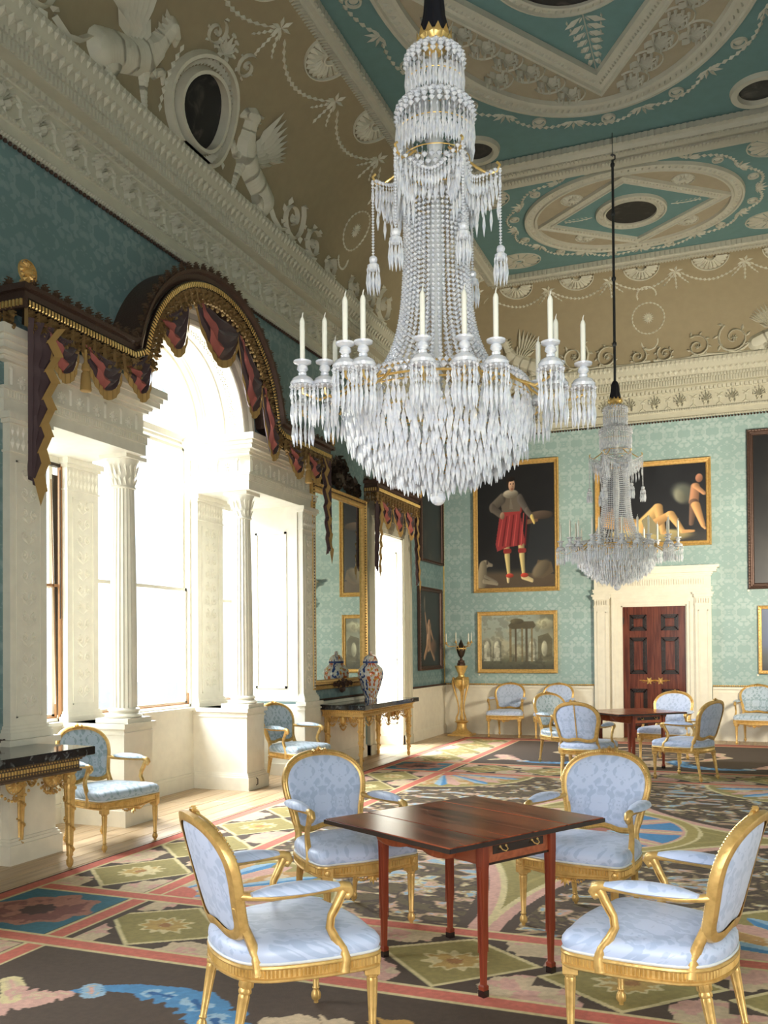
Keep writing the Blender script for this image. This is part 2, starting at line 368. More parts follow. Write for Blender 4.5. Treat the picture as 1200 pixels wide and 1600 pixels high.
# ---- dado, chair rail, baseboard
def dado(name, mbm, fn):
    o = struct(name, mbm, 'ivory'); return o
def lrun(a, b, x, z0, z1, m='ivory', nm='trim_1'): return struct(nm, MB().box(0, a, z0, x, b, z1), m)
for a, b in ((-17, -14.98), (-13.3, -11.08), (-5.70, -3.97), (-1.93, 0)):
    mb = MB().box(0, a, 0, .03, b, .90).box(.03, a, 0, .055, b, .15)
    for z0, z1, x in ((.15, .165, .05), (.165, .18, .042), (.80, .815, .04), (.865, .905, .06)): mb.box(.03, a, z0, x, b, z1)
    struct('baseboard_left', mb, 'ivory')
    rp = MB(); y = a
    while y < b - .02: rp.ell((.045, y + .02, .925), (.016, .019, .016), 6, 4); y += .036
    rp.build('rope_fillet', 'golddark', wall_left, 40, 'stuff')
for a, b in ((0, 2.80), (4.79, W)):
    mb = MB().box(a, -.03, 0, b, 0, .90).box(a, -.055, 0, b, -.03, .15)
    for z0, z1, x in ((.15, .165, .05), (.165, .18, .042), (.80, .815, .04), (.865, .905, .06)): mb.box(a, -x, z0, b, -.03, z1)
    struct('baseboard_back', mb, 'ivory')
    rp = MB(); x = a
    while x < b - .02: rp.ell((x + .02, -.045, .925), (.019, .016, .016), 6, 4); x += .036
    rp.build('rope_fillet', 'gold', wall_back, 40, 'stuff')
struct('baseboard_right', MB().box(W - .03, -17, 0, W, 0, .90), 'ivory')
struct('trim_1', MB().box(0, -.018, .93, .02, 0, 5.5), 'goldbright')       # gilt fillet in the corner

# ------------------------------------------------------------------ entablature round the room
PLAIN = [(.0, 5.53), (.035, 5.53), (.04, 5.56), (.028, 5.57), (.028, 5.655), (.04, 5.66), (.045, 5.685), (.022, 5.69), (.022, 5.97), (.04, 5.975), (.075, 6.03), (.085, 6.035),
         (.085, 6.065), (.20, 6.065), (.20, 6.16), (.20, 6.165), (.20, 6.215), (.215, 6.22), (.235, 6.28), (.275, 6.31), (.29, 6.36), (.31, 6.44), (.31, 6.47), (.24, 6.47)]
ent = struct('trim_2', ringprof(PLAIN), 'plaster')
def repeat_left(fn, y0, y1, step, nm, m, parent, x=None):
    mb = MB(); y = y0
    while y < y1: fn(mb, y, 'L'); y += step
    return mb
VIS_Y0 = -13.2
def teeth(nm, z0, z1, off0, off1, step, wd, m='relief'):      # small repeated teeth along both walls, joined
    mb = MB(); y = VIS_Y0
    while y < -off1: mb.box(off0, y, z0, off1, y + wd, z1); y += step
    x = off1
    while x < 6.2: mb.box(x, -off1, z0, x + wd, -off0, z1); x += step
    mb.build(nm, m, ent, None, 'stuff')
teeth('dentil', 6.168, 6.212, .18, .228, .05, .03)
teeth('fluting', 6.075, 6.15, .18, .222, .045, .024)
teeth('egg_moulding', 5.985, 6.04, .04, .105, .07, .045)
teeth('bead_moulding', 5.665, 5.688, .03, .065, .04, .025)
def leaves(nm, prof, step):
    mb = MB(); (oa, za), (ob, zb), (oc, zc) = prof
    y = VIS_Y0
    while y < -.3:
        mb.add([(oa, y, za), (ob, y - step * .42, zb), (oc, y, zc), (ob, y + step * .42, zb), (ob + .017, y, zb)], [(0, 1, 4), (1, 2, 4), (2, 3, 4), (3, 0, 4)]); y += step
    x = .3
    while x < 6.2:
        mb.add([(x, -oa, za), (x - step * .42, -ob, zb), (x, -oc, zc), (x + step * .42, -ob, zb), (x, -ob - .017, zb)], [(0, 1, 4), (1, 2, 4), (2, 3, 4), (3, 0, 4)]); x += step
    mb.build(nm, 'relief', ent, None, 'stuff')
leaves('leaf_moulding', ((.285, 6.36), (.312, 6.41), (.325, 6.465)), .075)
leaves('egg_row', ((.222, 6.225), (.262, 6.275), (.285, 6.315)), .09)
leaves('rope_moulding', ((.03, 5.525), (.048, 5.545), (.046, 5.562)), .03)
rp = MB(); y = VIS_Y0
while y < -.05: rp.ell((.03, y, 5.505), (.018, .02, .018), 5, 4); y += .05
x = .05
while x < 6.2: rp.ell((x, -.03, 5.505), (.02, .018, .018), 5, 4); x += .05
rp.build('gilt_bead_fillet', 'golddark', ent, 40, 'stuff')
# frieze ornaments: palmettes alternating with little tripod vases
pal = MB().palmette(0, -.03, PI / 2, .20, .06); pal.leaf(0, -.03, -PI / 2 - .5, .09, .03, .02).leaf(0, -.03, -PI / 2 + .5, .09, .03, .02); pal_me = pal.mesh('palmette', 'relief')
vs_ = MB().dome(0, .03, .045, .03, .02, 8).vine([(0, .02), (0, -.09)], .022, .02).vine([(-.05, -.11), (0, -.07), (.05, -.11)], .018, .02).vine([(-.06, .09), (-.02, .07), (0, .03)], .016, .02).vine([(.06, .09), (.02, .07), (0, .03)], .016, .02)
vas_me = vs_.mesh('vase_relief', 'relief')
k = 0; y = -12.6
while y < -.1:
    put_obj((pal_me, vas_me)[k % 2], ('palmette', 'vase_relief')[k % 2], ent, (.022, y, 5.83), (PI / 2, 0, PI / 2)); y += .19; k += 1
k = 0; x = .12
while x < 6.1:
    put_obj((pal_me, vas_me)[k % 2], ('palmette', 'vase_relief')[k % 2], ent, (x, -.022, 5.83), (PI / 2, 0, 0)); x += .21; k += 1

# ------------------------------------------------------------------ cove
PH = math.radians(70); CA_ = 1.22 / (1 - math.cos(PH)); CB_ = 1.33 / math.sin(PH)
_ph = np.linspace(0, PH, 200); _of = .26 + CA_ * (1 - np.cos(_ph)); _z = 6.47 + CB_ * np.sin(_ph)
_s = np.concatenate([[0], np.cumsum(np.hypot(np.diff(_of), np.diff(_z)))])
def cpt(s, w):
    o = float(np.interp(s, _s, _of)); z = float(np.interp(s, _s, _z)); p = float(np.interp(s, _s, _ph))
    tx, tz = CA_ * math.sin(p), CB_ * math.cos(p); l = math.hypot(tx, tz); return o + w * tz / l, z - w * tx / l
def onL(u, v, w): o, z = cpt(v, w); return (o, u, z)
def onB(u, v, w): o, z = cpt(v, w); return (u, -o, z)
cove = struct('trim_3', ringprof([(float(_of[i]), float(_z[i])) for i in range(0, 200, 9)] + [(1.48, 7.8)]), 'cove', 30)
def cob(mb, nm, wall, kind=None): return mb.map(onL if wall == 'L' else onB).build(nm, 'relief', cove, 40, kind)
TOP = 1.93
for wall, cs in (('L', [-.9, -2.1, -3.2, -4.25, -5.35, -6.64, -7.92, -9.2]), ('B', [1.75, 2.77, 3.81, 4.86, 5.9])):
    for i, c in enumerate(cs):
        cob(MB().shell(c, TOP - .16, .27, PI, 2 * PI, .05, 11), 'fan', wall)
        d = (cs[1] - cs[0]); a, b = c - abs(d) / 2 + .05, c + abs(d) / 2 - .05
        cob(MB().swag(a, 1.52, b, 1.52, .22, .045, .03), 'husk_garland', wall)
        k_ = MB()
        for q in range(6): k_.leaf(b + .05, 1.55, q * PI / 3 + .3, .13, .045, .03)
        for q in range(4): k_.leaf(b + .05, 1.5 - q * .07, -PI / 2, .08, .04, .025)
        for q in (-1, 1): k_.swag(b + .05, 1.55, b + .05 + q * .2, 1.3, .02, .035, .025, 5)
        cob(k_, 'ribbon_knot', wall)
def medallion(c, wall):
    k_ = MB()
    for q in range(14): k_.leaf(c, .77, q * PI / 7, .1, .03, .02)
    k_.dome(c, .77, .03, .03, .03, 8)
    cob(k_, 'rosette', wall)
    k_ = MB()
    for rr, vv, aa, bb in ((.26, .77, 0, 2 * PI), (.15, 1.18, -PI * .1, PI * 1.1), (.13, .38, PI, 2 * PI)):
        n = int(26 * (bb - aa) / (2 * PI))
        for q in range(n):
            a = aa + (bb - aa) * q / n; k_.leaf(c + rr * math.cos(a), vv + rr * math.sin(a), a + PI / 2, .075, .035, .02)
    cob(k_, 'husk_ring', wall)
medallion(-5.35, 'L'); medallion(3.84, 'B')
def scroll_group(c, sgn, wall, big=True):
    for du, v, r, t in ((0, .27, .27, 1), (.58, .19, .20, -1), (1.1, .14, .15, 1)):
        cob(MB().volute(c + sgn * du, v, r, PI / 2 - sgn * .6, -sgn * t, .06, 8), 'acanthus_scroll', wall)
    cob(MB().vine([(c - sgn * .3, .02), (c, .0 + .02), (c + sgn * .4, .05), (c + sgn * .9, .02), (c + sgn * 1.3, .05)], .05, .03), 'scroll_stem', wall)
scroll_group(-6.8, 1, 'L'); scroll_group(-11.0, -1, 'L'); scroll_group(2.55, 1, 'B'); scroll_group(5.2, -1, 'B'); scroll_group(-3.8, -1, 'L')
def griffin(c, f, wall, s=1.0):                          # f = +1 faces +u; c = u of the raised paw side
    g = MB()
    def P(x, y): return (c + f * x * s, y * s)
    def limb(pts, h=.07):
        for i in range(len(pts) - 1):
            (x0, y0, r0), (x1, y1, r1) = pts[i], pts[i + 1]
            for k in range(6):
                t = k / 5; u, v = P(x0 + (x1 - x0) * t, y0 + (y1 - y0) * t); r = (r0 + (r1 - r0) * t) * s; g.dome(u, v, r, r, min(h, r * 1.1), 14)
    limb([(-.95, .18, .17), (-.78, .26, .16), (-.6, .33, .15), (-.45, .42, .17), (-.38, .52, .13)], .12)      # rump to chest
    limb([(-.38, .52, .11), (-.33, .65, .09), (-.30, .76, .085)], .12); limb([(-.30, .78, .09), (-.2, .76, .055), (-.15, .70, .02)], .1)
    limb([(-.98, .2, .12), (-.80, .14, .10), (-.92, .06, .045), (-.68, .01, .03)], .09)                       # hind leg
    limb([(-.42, .36, .075), (-.37, .18, .045), (-.32, .02, .03)], .08); limb([(-.40, .40, .06), (-.27, .36, .045), (-.17, .44, .035), (-.13, .36, .02)], .08)
    for q in range(7):
        u, v = P(-.34 + .02 * q, .80 + .0 * q); g.leaf(u - f * .05 * q * s * .4, v - q * .05 * s, PI / 2 + f * (1.0 + q * .12), .12 * s, .035 * s, .07)
    for q in range(9):
        u, v = P(-.55 - .03 * q, .45 + .012 * q); a = PI / 2 + f * (.15 + .12 * q); g.leaf(u, v, a, (.62 - .035 * q) * s, .075 * s, .07)
    for q in range(6):
        u, v = P(-.52 - .03 * q, .44); g.leaf(u, v, PI / 2 + f * (.1 + .2 * q), .26 * s, .08 * s, .10)
    tail = [P(-1.08, .2), P(-1.2, .1), P(-1.35, .04), P(-1.5, .1)]; g.vine(tail, .05 * s, .05)
    cob(g, 'griffin_relief', wall)
griffin(-9.3, 1, 'L'); griffin(-8.42, -1, 'L'); griffin(1.1, -1, 'B', .85) ; griffin(6.3, 1, 'B', .8)
def cove_roundel(c, v, wall):
    cob(MB().band(c, v, .34, .39, .10, 40), 'roundel_rim', wall)
    fl = MB()
    for q in range(56):
        a = 2 * PI * q / 56; fl.leaf(c + .39 * math.cos(a), v + .39 * math.sin(a) * 1, a, .1, .03, .06)
    cob(fl, 'fluted_border', wall, 'stuff'); cob(MB().band(c, v, .48, .53, .085, 40), 'roundel_rim', wall)
    MB().dome(c, v, .36, .36, .03, 32).map(onL if wall == 'L' else onB).build('painted_roundel', 'dark', cove, 40)
    t_ = MB().palmette(c - .05, v + .55, PI / 2 + .2, .26, .05)
    for q in (-1, 1):
        t_.volute(c + q * .28, v + .64, .13, PI / 2, q, .04, 5)
        t_.swag(c + q * .5, v + .35, c + q * .55, v - .3, -.0, .05, .03, 8)
    cob(t_, 'crest_scroll', wall)
cove_roundel(-8.86, .42, 'L')

# ------------------------------------------------------------------ ceiling
ceiling = struct('ceiling', MB().box(-1.1, -17.3, ZC, W + .4, .3, ZC + .25).box(0, -17, 7.8, 1.3, 0, ZC).box(6.4, -17, 7.8, W, 0, ZC).box(0, -1.3, 7.8, W, 0, ZC), 'teal')
def onC(u, v, w): return (u, v, ZC - w)
def ceo(mb, nm, m='stucco', kind=None): return mb.map(onC).build(nm, m, ceiling, 40, kind)
bx = [(1.28, 7.78), (1.30, 7.76), (1.40, 7.75), (1.42, 7.77), (1.47, 7.775), (1.49, 7.80), (1.50, 7.88)]
R = [[(o, -o, z), (W - o, -o, z), (W - o, -L + o, z), (o, -L + o, z)] for o, z in bx]
MB().rings(R, True, False).build('border_moulding', 'stucco', ceiling, 30)
tb = MB()
def teethC(x0, x1, y, step, w, d, z0, z1):
    x = x0
    while x < x1: tb.box(x, y, z0, x + w, y + d, z1); x += step
teethC(1.5, 6.2, -1.515, .075, .045, .05, 7.79, 7.87); teethC(1.5, 6.2, -5.06, .075, .045, .05, 7.8, 7.87)
y = -12
while y < -1.5: tb.box(1.46, y, 7.79, 1.51, y + .045, 7.87); y += .075
teethC(1.35, 6.2, -1.44, .045, .02, .1, 7.742, 7.756); teethC(1.5, 6.2, -4.75, .045, .025, .1, 7.735, 7.75); teethC(1.5, 6.2, -4.92, .05, .03, .07, 7.745, 7.76)
y = -12
while y < -1.5: tb.box(1.31, y, 7.74, 1.39, y + .02, 7.757); y += .045
tb.build('dentil', 'stucco', ceiling, None, 'stuff')
for y0 in (-4.47, -11.98):
    MB().rings([[(1.5, y0 - a, z), (W - 1.5, y0 - a, z)] for a, z in ((0, 7.88), (.0, 7.80), (.05, 7.76), (.22, 7.75), (.25, 7.775), (.33, 7.76), (.46, 7.765), (.5, 7.80), (.56, 7.81), (.56, 7.88))], False, False).build('cross_moulding', 'stucco', ceiling)
def ering(nm, cu, cv, ru, rv, wd, h, n=72, m='stucco'):
    mb = MB(); R = []
    for k in range(n):
        a = 2 * PI * k / n; R.append([(cu + (ru - wd * p) * math.cos(a), cv + (rv - wd * p) * math.sin(a), h * q) for p, q in ((0, 0), (.04, .9), (.2, 1), (.25, .55), (.75, .55), (.8, 1), (.96, .9), (1, 0))])
    R.append(R[0]); mb.rings(R, False, False); ceo(mb, nm, m)
    gm = MB(); per = int(2 * PI * (ru + rv) / 2 / .085)
    for k in range(per):
        a = 2 * PI * k / per; gm.leaf(cu + (ru - wd * .68) * math.cos(a), cv + (rv - wd * .68) * math.sin(a), a + .6, wd * .5, wd * .16, h * 1.1)
    ceo(gm, 'guilloche', 'stucco', 'stuff')
def efield(nm, cu, cv, ru, rv, m, h=.006, n=64):
    ceo(MB().add([(cu + ru * math.cos(2 * PI * k / n), cv + rv * math.sin(2 * PI * k / n), h) for k in range(n)] + [(cu + ru * math.cos(2 * PI * k / n), cv + rv * math.sin(2 * PI * k / n), -.002) for k in range(n)],
        [tuple(range(n))] + [(k, (k + 1) % n, n + (k + 1) % n, n + k) for k in range(n)]), nm, m)
def diamond(nm, cu, cv, hu, hv, wd, h, m='stucco'):
    def dm(f): return [(cu + hu * f, cv), (cu, cv + hv * f), (cu - hu * f, cv), (cu, cv - hv * f)]
    s_ = (hu * hv / math.hypot(hu, hv)); R = []
    for p, q in ((0, 0), (.03, 1), (.15, 1), (.2, .6), (.8, .6), (.85, 1), (.97, 1), (1, 0)): f = 1 - wd * p / s_; R.append([(a, b, h * q) for a, b in dm(f)])
    ceo(MB().rings(R, True, False), nm, m)
    g_ = MB(); f = 1 - wd * .5 / s_; c4 = dm(f)
    for i in range(4):
        (a, b), (c, d) = c4[i], c4[(i + 1) % 4]; ln = math.hypot(c - a, d - b); n = int(ln / .05); an = math.atan2(d - b, c - a)
        for k in range(1, n): g_.leaf(a + (c - a) * k / n - wd * .2 * math.sin(an), b + (d - b) * k / n + wd * .2 * math.cos(an), an - PI / 2 + .4, wd * .42, .024, h)
    ceo(g_, 'fret_moulding', 'stucco', 'stuff')
    return 1 - wd / s_
XM = 3.84
# small compartment
YS = -3.06
efield('oval_field', XM, YS, 1.42, 1.15, 'fawn'); ering('ring_moulding', XM, YS, 1.53, 1.27, .19, .05)
diamond('diamond_moulding', XM, YS, 1.36, 1.08, .15, .05)
f_ = 1 - .15 / (1.36 * 1.08 / math.hypot(1.36, 1.08))
ceo(MB().add([(XM + 1.36 * f_, YS, .012), (XM, YS + 1.08 * f_, .012), (XM - 1.36 * f_, YS, .012), (XM, YS - 1.08 * f_, .012)], [(0, 1, 2, 3)]), 'diamond_field', 'teal')
ering('ring_moulding', XM, YS, .50, .50, .15, .06, 48); efield('painted_roundel', XM, YS, .36, .36, 'dark', .03, 40)
for su in (-1, 1):
    g_ = MB().vine([(XM + su * .55, YS), (XM + su * .75, YS + .03), (XM + su * .95, YS)], .03, .02)
    for k in range(6): g_.leaf(XM + su * (.58 + .06 * k), YS, PI / 2 - su * 1.0, .12, .035, .02).leaf(XM + su * (.58 + .06 * k), YS, -PI / 2 + su * 1.0, .12, .035, .02)
    ceo(g_, 'foliage_spray')
    for sv in (-1, 1):
        ceo(MB().shell(XM + su * .74, YS + sv * .62, .15, 0, 2 * PI, .03, 14).dome(XM + su * .74, YS + sv * .62, .05, .05, .04, 8), 'rosette')
        ceo(MB().shell(XM + su * 1.88, YS + sv * 1.07, .26, 0, 2 * PI, .03, 13, ru=1.3), 'corner_shell')
def rounds(cv, ru, rv, n, r, rgu, rgv, off=.5):
    for k in range(n):
        a = 2 * PI * (k + off) / n; u, v = XM + ru * math.cos(a), cv + rv * math.sin(a)
        ceo(MB().dome(u, v, r * .55, r * .55, .02, 12).band(u, v, r * .7, r, .022, 16), 'roundel')
        a0, a1 = 2 * PI * k / n, 2 * PI * (k + 1) / n; off_ = off - .5
        a0 += off_ * 2 * PI / n; a1 += off_ * 2 * PI / n
        g_ = MB(); prev = None
        for q in range(13):
            t = q / 12; aa = a0 + (a1 - a0) * t; bulge = math.sin(PI * t)
            p = (XM + (rgu + .13 * bulge) * math.cos(aa), cv + (rgv + .13 * bulge) * math.sin(aa))
            if prev: g_.leaf(prev[0], prev[1], math.atan2(p[1] - prev[1], p[0] - prev[0]), math.hypot(p[0] - prev[0], p[1] - prev[1]) * 1.05, .055, .03)
            prev = p
        u, v = XM + rgu * math.cos(a0), cv + rgv * math.sin(a0)
        for q in range(5): g_.leaf(u, v, a0 - 1.4 + q * .7, .17, .04, .025)
        ceo(g_, 'husk_garland')
rounds(YS, 1.68, 1.37, 12, .075, 1.66, 1.33)
# great compartment
YG, RU, RV = -8.4, 1.87, 2.72
efield('oval_field', XM, YG, RU - .2, RV - .2, 'fawn'); ering('ring_moulding', XM, YG, RU, RV, .25, .06, 96)
HU, HV, WD = 1.56, 2.36, .24
diamond('diamond_moulding', XM, YG, HU, HV, WD, .07)
f_ = 1 - WD / (HU * HV / math.hypot(HU, HV))
ceo(MB().add([(XM + HU * f_, YG, .012), (XM, YG + HV * f_, .012), (XM - HU * f_, YG, .012), (XM, YG - HV * f_, .012)], [(0, 1, 2, 3)]), 'diamond_field', 'teal')
ering('ring_moulding', XM, YG, .80, .95, .14, .06, 56); efield('painted_roundel', XM, YG, .66, .81, 'dark', .03, 40)
for sv in (-1, 1):
    g_ = MB()
    for k in range(7):
        v0 = YG + sv * (1.02 + .12 * k); w_ = .34 * (1 - k / 9)
        for su in (-1, 1):
            g_.leaf(XM, v0, PI / 2 - su * .95 if sv > 0 else -PI / 2 + su * .95, w_ * .75, .085, .05).leaf(XM + su * w_ * .5, v0, PI / 2 * sv, .12, .04, .03)
            g_.leaf(XM, v0, PI / 2 * sv + su * .5, .13, .04, .03)
    g_.vine([(XM, YG + sv * 1.0), (XM, YG + sv * 1.95)], .03, .02); ceo(g_, 'foliage_spray')
arc_me = MB().band(0, 0, .165, .185, .02, 12, -PI * .62, PI * .62, prof=((0, 0), (.5, 1), (1, 0))).mesh('scale_arc', 'stucco', 40)
p_ = MB().palmette(-.08, 0, 0, .26, .06).vine([(-.17, 0), (-.02, 0)], .025, .02); pl_me = p_.mesh('palmette', 'stucco', 40)
stp = .33
for i in range(-8, 9):
    for j in range(-12, 13):
        u = XM + (i + .5 * (j % 2)) * stp * 1.05; v = YG + j * stp * .86
        for sg in (1,):
            eu, ev = (u - XM) / (RU - .36), (v - YG) / (RV - .34); dd = abs(u - XM) / (HU + .16) + abs(v - YG) / (HV + .2)
            if eu * eu + ev * ev < 1 and dd > 1 and v > YG - 1.2:
                ang = math.atan2(-.8, .9 if u < XM else 1.0)
                ang = -PI / 3 if u < XM else .25
                put_obj(pl_me, 'palmette', ceiling, (u, v, ZC - .004), (PI, 0, -ang)); put_obj(arc_me, 'scale_arc', ceiling, (u, v, ZC - .004), (PI, 0, -ang))
rounds(YG, 2.04, 2.90, 16, .085, 2.02, 2.88, 0.0)
for su in (-1, 1):
    for sv in (-1, 1):
        u, v = XM + su * 1.66, YG + sv * 2.98
        ceo(MB().band(u, v, .22, .32, .05, 36), 'roundel_rim'); ceo(MB().dome(u, v, .23, .23, .02, 30), 'painted_roundel', 'dark')

# ------------------------------------------------------------------ venetian window
XW = -.74
ven = sempty('trim_4')
def add(mb, nm, m='ivory', sm=None, kind=None, parent=None): return mb.build(nm, m, parent or ven, sm, kind)
add(MB().box(XW, -10.66, 0, XW + .03, -6.10, .90).box(XW, -10.66, 0, XW + .06, -6.1, .15).box(XW, -10.66, .15, XW + .05, -6.1, .175).box(XW - .2, -10.66, .90, XW + .07, -6.10, .935).box(XB, -10.66, -.02, XW, -6.1, .90), 'window_dado')
# outer jamb panels of the recess
for y0, s_ in ((-10.66, 1), (-6.10, -1)):
    mb = MB().box(XW, min(y0, y0 + s_ * .02), .935, 0, max(y0, y0 + s_ * .02), ZE)
    a, b = min(y0 + s_ * .02, y0 + s_ * .032), max(y0 + s_ * .02, y0 + s_ * .032)
    for x0, x1, z0, z1 in ((-.6, -.57, 1.1, 3.1), (-.18, -.15, 1.1, 3.1), (-.6, -.15, 1.1, 1.13), (-.6, -.15, 3.07, 3.1)): mb.box(x0, a, z0, x1, b, z1)
    mb.box(XW, min(y0, y0 + s_ * .05), 0, .0, max(y0, y0 + s_ * .05), .90); mb.box(XW, min(y0, y0 + s_ * .08), 0, 0, max(y0, y0 + s_ * .08), .15)
    add(mb, 'jamb_panel')
def pilaster(x, y0, y1, dep, zb=.93, zt=3.42, parent=None, nm='pilaster'):   # faces +x
    w = y1 - y0; ym = (y0 + y1) / 2; o = add(MB().box(x, y0, zb, x + dep, y1, zt), nm, 'ivory', None, None, parent)
    for z0, z1, e in ((zb, zb + .05, .035), (zb + .05, zb + .075, .025), (zb + .075, zb + .10, .012), (zt - .30, zt - .285, .012), (zt - .08, zt - .05, .02), (zt - .05, zt, .04)):
        o2 = None
        MB().box(x, y0 - e, z0, x + dep + e, y1 + e, z1).build('capital' if z0 > 2 else 'base', 'ivory', o)
    pn = MB(); i = w * .16
    for a, b, c, d in ((y0 + i, y0 + i + .012, zb + .16, zt - .36), (y1 - i - .012, y1 - i, zb + .16, zt - .36), (y0 + i, y1 - i, zb + .16, zb + .172), (y0 + i, y1 - i, zt - .372, zt - .36)): pn.box(x + dep, a, c, x + dep + .008, b, d)
    z = zb + .22; k = 0
    fm = MB()
    while z < zt - .42:
        for sg in (-1, 1): fm.leaf(ym, z, PI / 2 + sg * .9, w * .3, .03, .012).volute(ym + sg * w * .13, z + .07, w * .10, PI / 2, sg, .010, 3)
        z += .16
    pn.build('panel_moulding', 'ivory', o); fm.map(lambda u, v, q: (x + dep + q, u, v)).build('arabesque', 'ivory', o, None, 'stuff')
    lf = MB(); n = max(3, int(w / .055))
    for k in range(n): lf.leaf(y0 + w * (k + .5) / n, zt - .28, PI / 2, .10, w / n * .8, .02).leaf(y0 + w * (k + .5) / n, zt - .18, PI / 2, .09, w / n * .5, .014)
    lf.map(lambda u, v, q: (x + dep + q, u, v)).build('capital_leaves', 'ivory', o, None, 'stuff')
    return o
pilaster(0, -11.05, -10.66, .07); pilaster(0, -6.10, -5.74, .07)
pilaster(XW, -9.56, -9.12, .07); pilaster(XW, -7.36, -6.80, .07)
for y0, y1, x1 in ((-11.10, -10.61, .11), (-6.15, -5.69, .11), (-9.60, -9.18, .0), (-7.40, -7.0, .0)):
    x0 = XW if x1 == 0 else 0
    mb = MB().box(x0, y0, 0, x1, y1, .93).box(x0, y0 - .035, 0, x1 + .04, y1 + .035, .145).box(x0, y0 - .022, .145, x1 + .026, y1 + .022, .17).box(x0, y0 - .012, .17, x1 + .014, y1 + .012, .19)
    mb.box(x0, y0 - .012, .83, x1 + .012, y1 + .012, .85).box(x0, y0 - .03, .885, x1 + .03, y1 + .03, .93); add(mb, 'plinth')
MB().tube([(.045, -7.27, .13), (.065, -7.27, .12), (.065, -7.27, .06), (.045, -7.27, .05)], .006, 5).build('iron_hook', 'bronze', ven)
def column(x, y):
    n = 48; zb, zt = .93, ZE
    prof = [(.122 - .022 * max(0, (t - .3) / .7) ** 1.5, zb + .13 + t * (zt - zb - .43)) for t in [i / 10 for i in range(11)]]
    sh = MB(); R = []
    for r, z in prof: R.append([(x + r * (1 - .075 * (1 if k % 3 == 1 else (.55 if k % 3 == 2 else 0))) * math.cos(2 * PI * k / 60), y + r * (1 - .075 * (1 if k % 3 == 1 else (.55 if k % 3 == 2 else 0))) * math.sin(2 * PI * k / 60), z) for k in range(60)])
    o = add(sh.rings(R), 'column')
    MB().lathe([(.13, zb + .04), (.165, zb + .05), (.172, zb + .065), (.16, zb + .08), (.14, zb + .085), (.135, zb + .1), (.148, zb + .11), (.148, zb + .12), (.13, zb + .135)], 32).map(lambda a, b, c: (a + x, b + y, c)).box(x - .18, y - .18, zb, x + .18, y + .18, zb + .045).build('base', 'ivory', o, 40)
    cp = MB().lathe([(.104, zt - .31), (.116, zt - .305), (.116, zt - .29), (.104, zt - .285), (.104, zt - .19), (.125, zt - .08), (.145, zt - .04), (.15, zt - .03)], 32).map(lambda a, b, c: (a + x, b + y, c)).box(x - .155, y - .155, zt - .035, x + .155, y + .155, zt)
    cp.build('capital', 'ivory', o, 40)
    lf = MB()
    for k in range(16):
        a = 2 * PI * k / 16; c, s_ = math.cos(a), math.sin(a)
        for z, l, q in ((zt - .285, .085, .105), (zt - .19, .11, .12)):
            vs = [(q, -.016, z), (q, .016, z), (q + .012, .014, z + l * .7), (q + .03, 0, z + l), (q + .012, -.014, z + l * .7)]
            lf.add([(x + p[0] * c - p[1] * s_, y + p[0] * s_ + p[1] * c, p[2]) for p in vs], [(0, 1, 2, 3, 4)])
    lf.build('capital_leaves', 'ivory', o, None, 'stuff')
column(-.17, -9.38); column(-.17, -7.20)
for y0, y1 in ((-11.08, YC - AR - .04), (YC + AR + .04, -5.70)):
    o = add(MB().box(XB + .01, y0 + .045, ZE + .02, .04, y1 - .005, ZS - .01), 'entablature', 'ivory')
    pr_ = MB()
    for z0, z1, e in ((ZE, ZE + .10, .055), (ZE + .10, ZE + .17, .065), (ZE + .17, ZE + .19, .08), (ZE + .39, ZE + .42, .075), (ZE + .42, ZE + .45, .10), (ZE + .45, ZE + .50, .15), (ZE + .50, ZE + .54, .17), (ZE + .54, ZS, .20)):
        ya, yb = y0 - e + .04, y1 + e - .04
        pr_.box(XW, ya, z0, e, yb, z1)
    pr_.build('cornice_moulding', 'ivory', o)
    fr = MB(); n = int((y1 - y0) / .11)
    for k in range(n):
        yy = y0 + .08 + k * .11
        (fr.palmette(yy, ZE + .24, PI / 2, .09, .012) if k % 2 else fr.vine([(yy, ZE + .22), (yy, ZE + .34)], .03, .012).dome(yy, ZE + .35, .025, .02, .012, 6))
    fr.map(lambda u, v, q: (.04 + q, u, v)).build('frieze_relief', 'ivory', o, None, 'stuff')
    fr = MB(); yf = y1 if y0 < YC else y0; sg = 1 if y0 < YC else -1
    for k in range(5):
        xx = -.62 + k * .13
        (fr.palmette(xx, ZE + .24, PI / 2, .09, .012) if k % 2 else fr.vine([(xx, ZE + .22), (xx, ZE + .34)], .03, .012).dome(xx, ZE + .35, .025, .02, .012, 6))
    fr.map(lambda u, v, q: (u, yf + sg * q, v)).build('frieze_relief', 'ivory', o, None, 'stuff')
    fl = MB(); yy = y0 + .02
    while yy < y1: fl.box(.055, yy, ZE + .115, .072, yy + .014, ZE + .16); yy += .028
    fl.build('fluting', 'ivory', o, None, 'stuff')
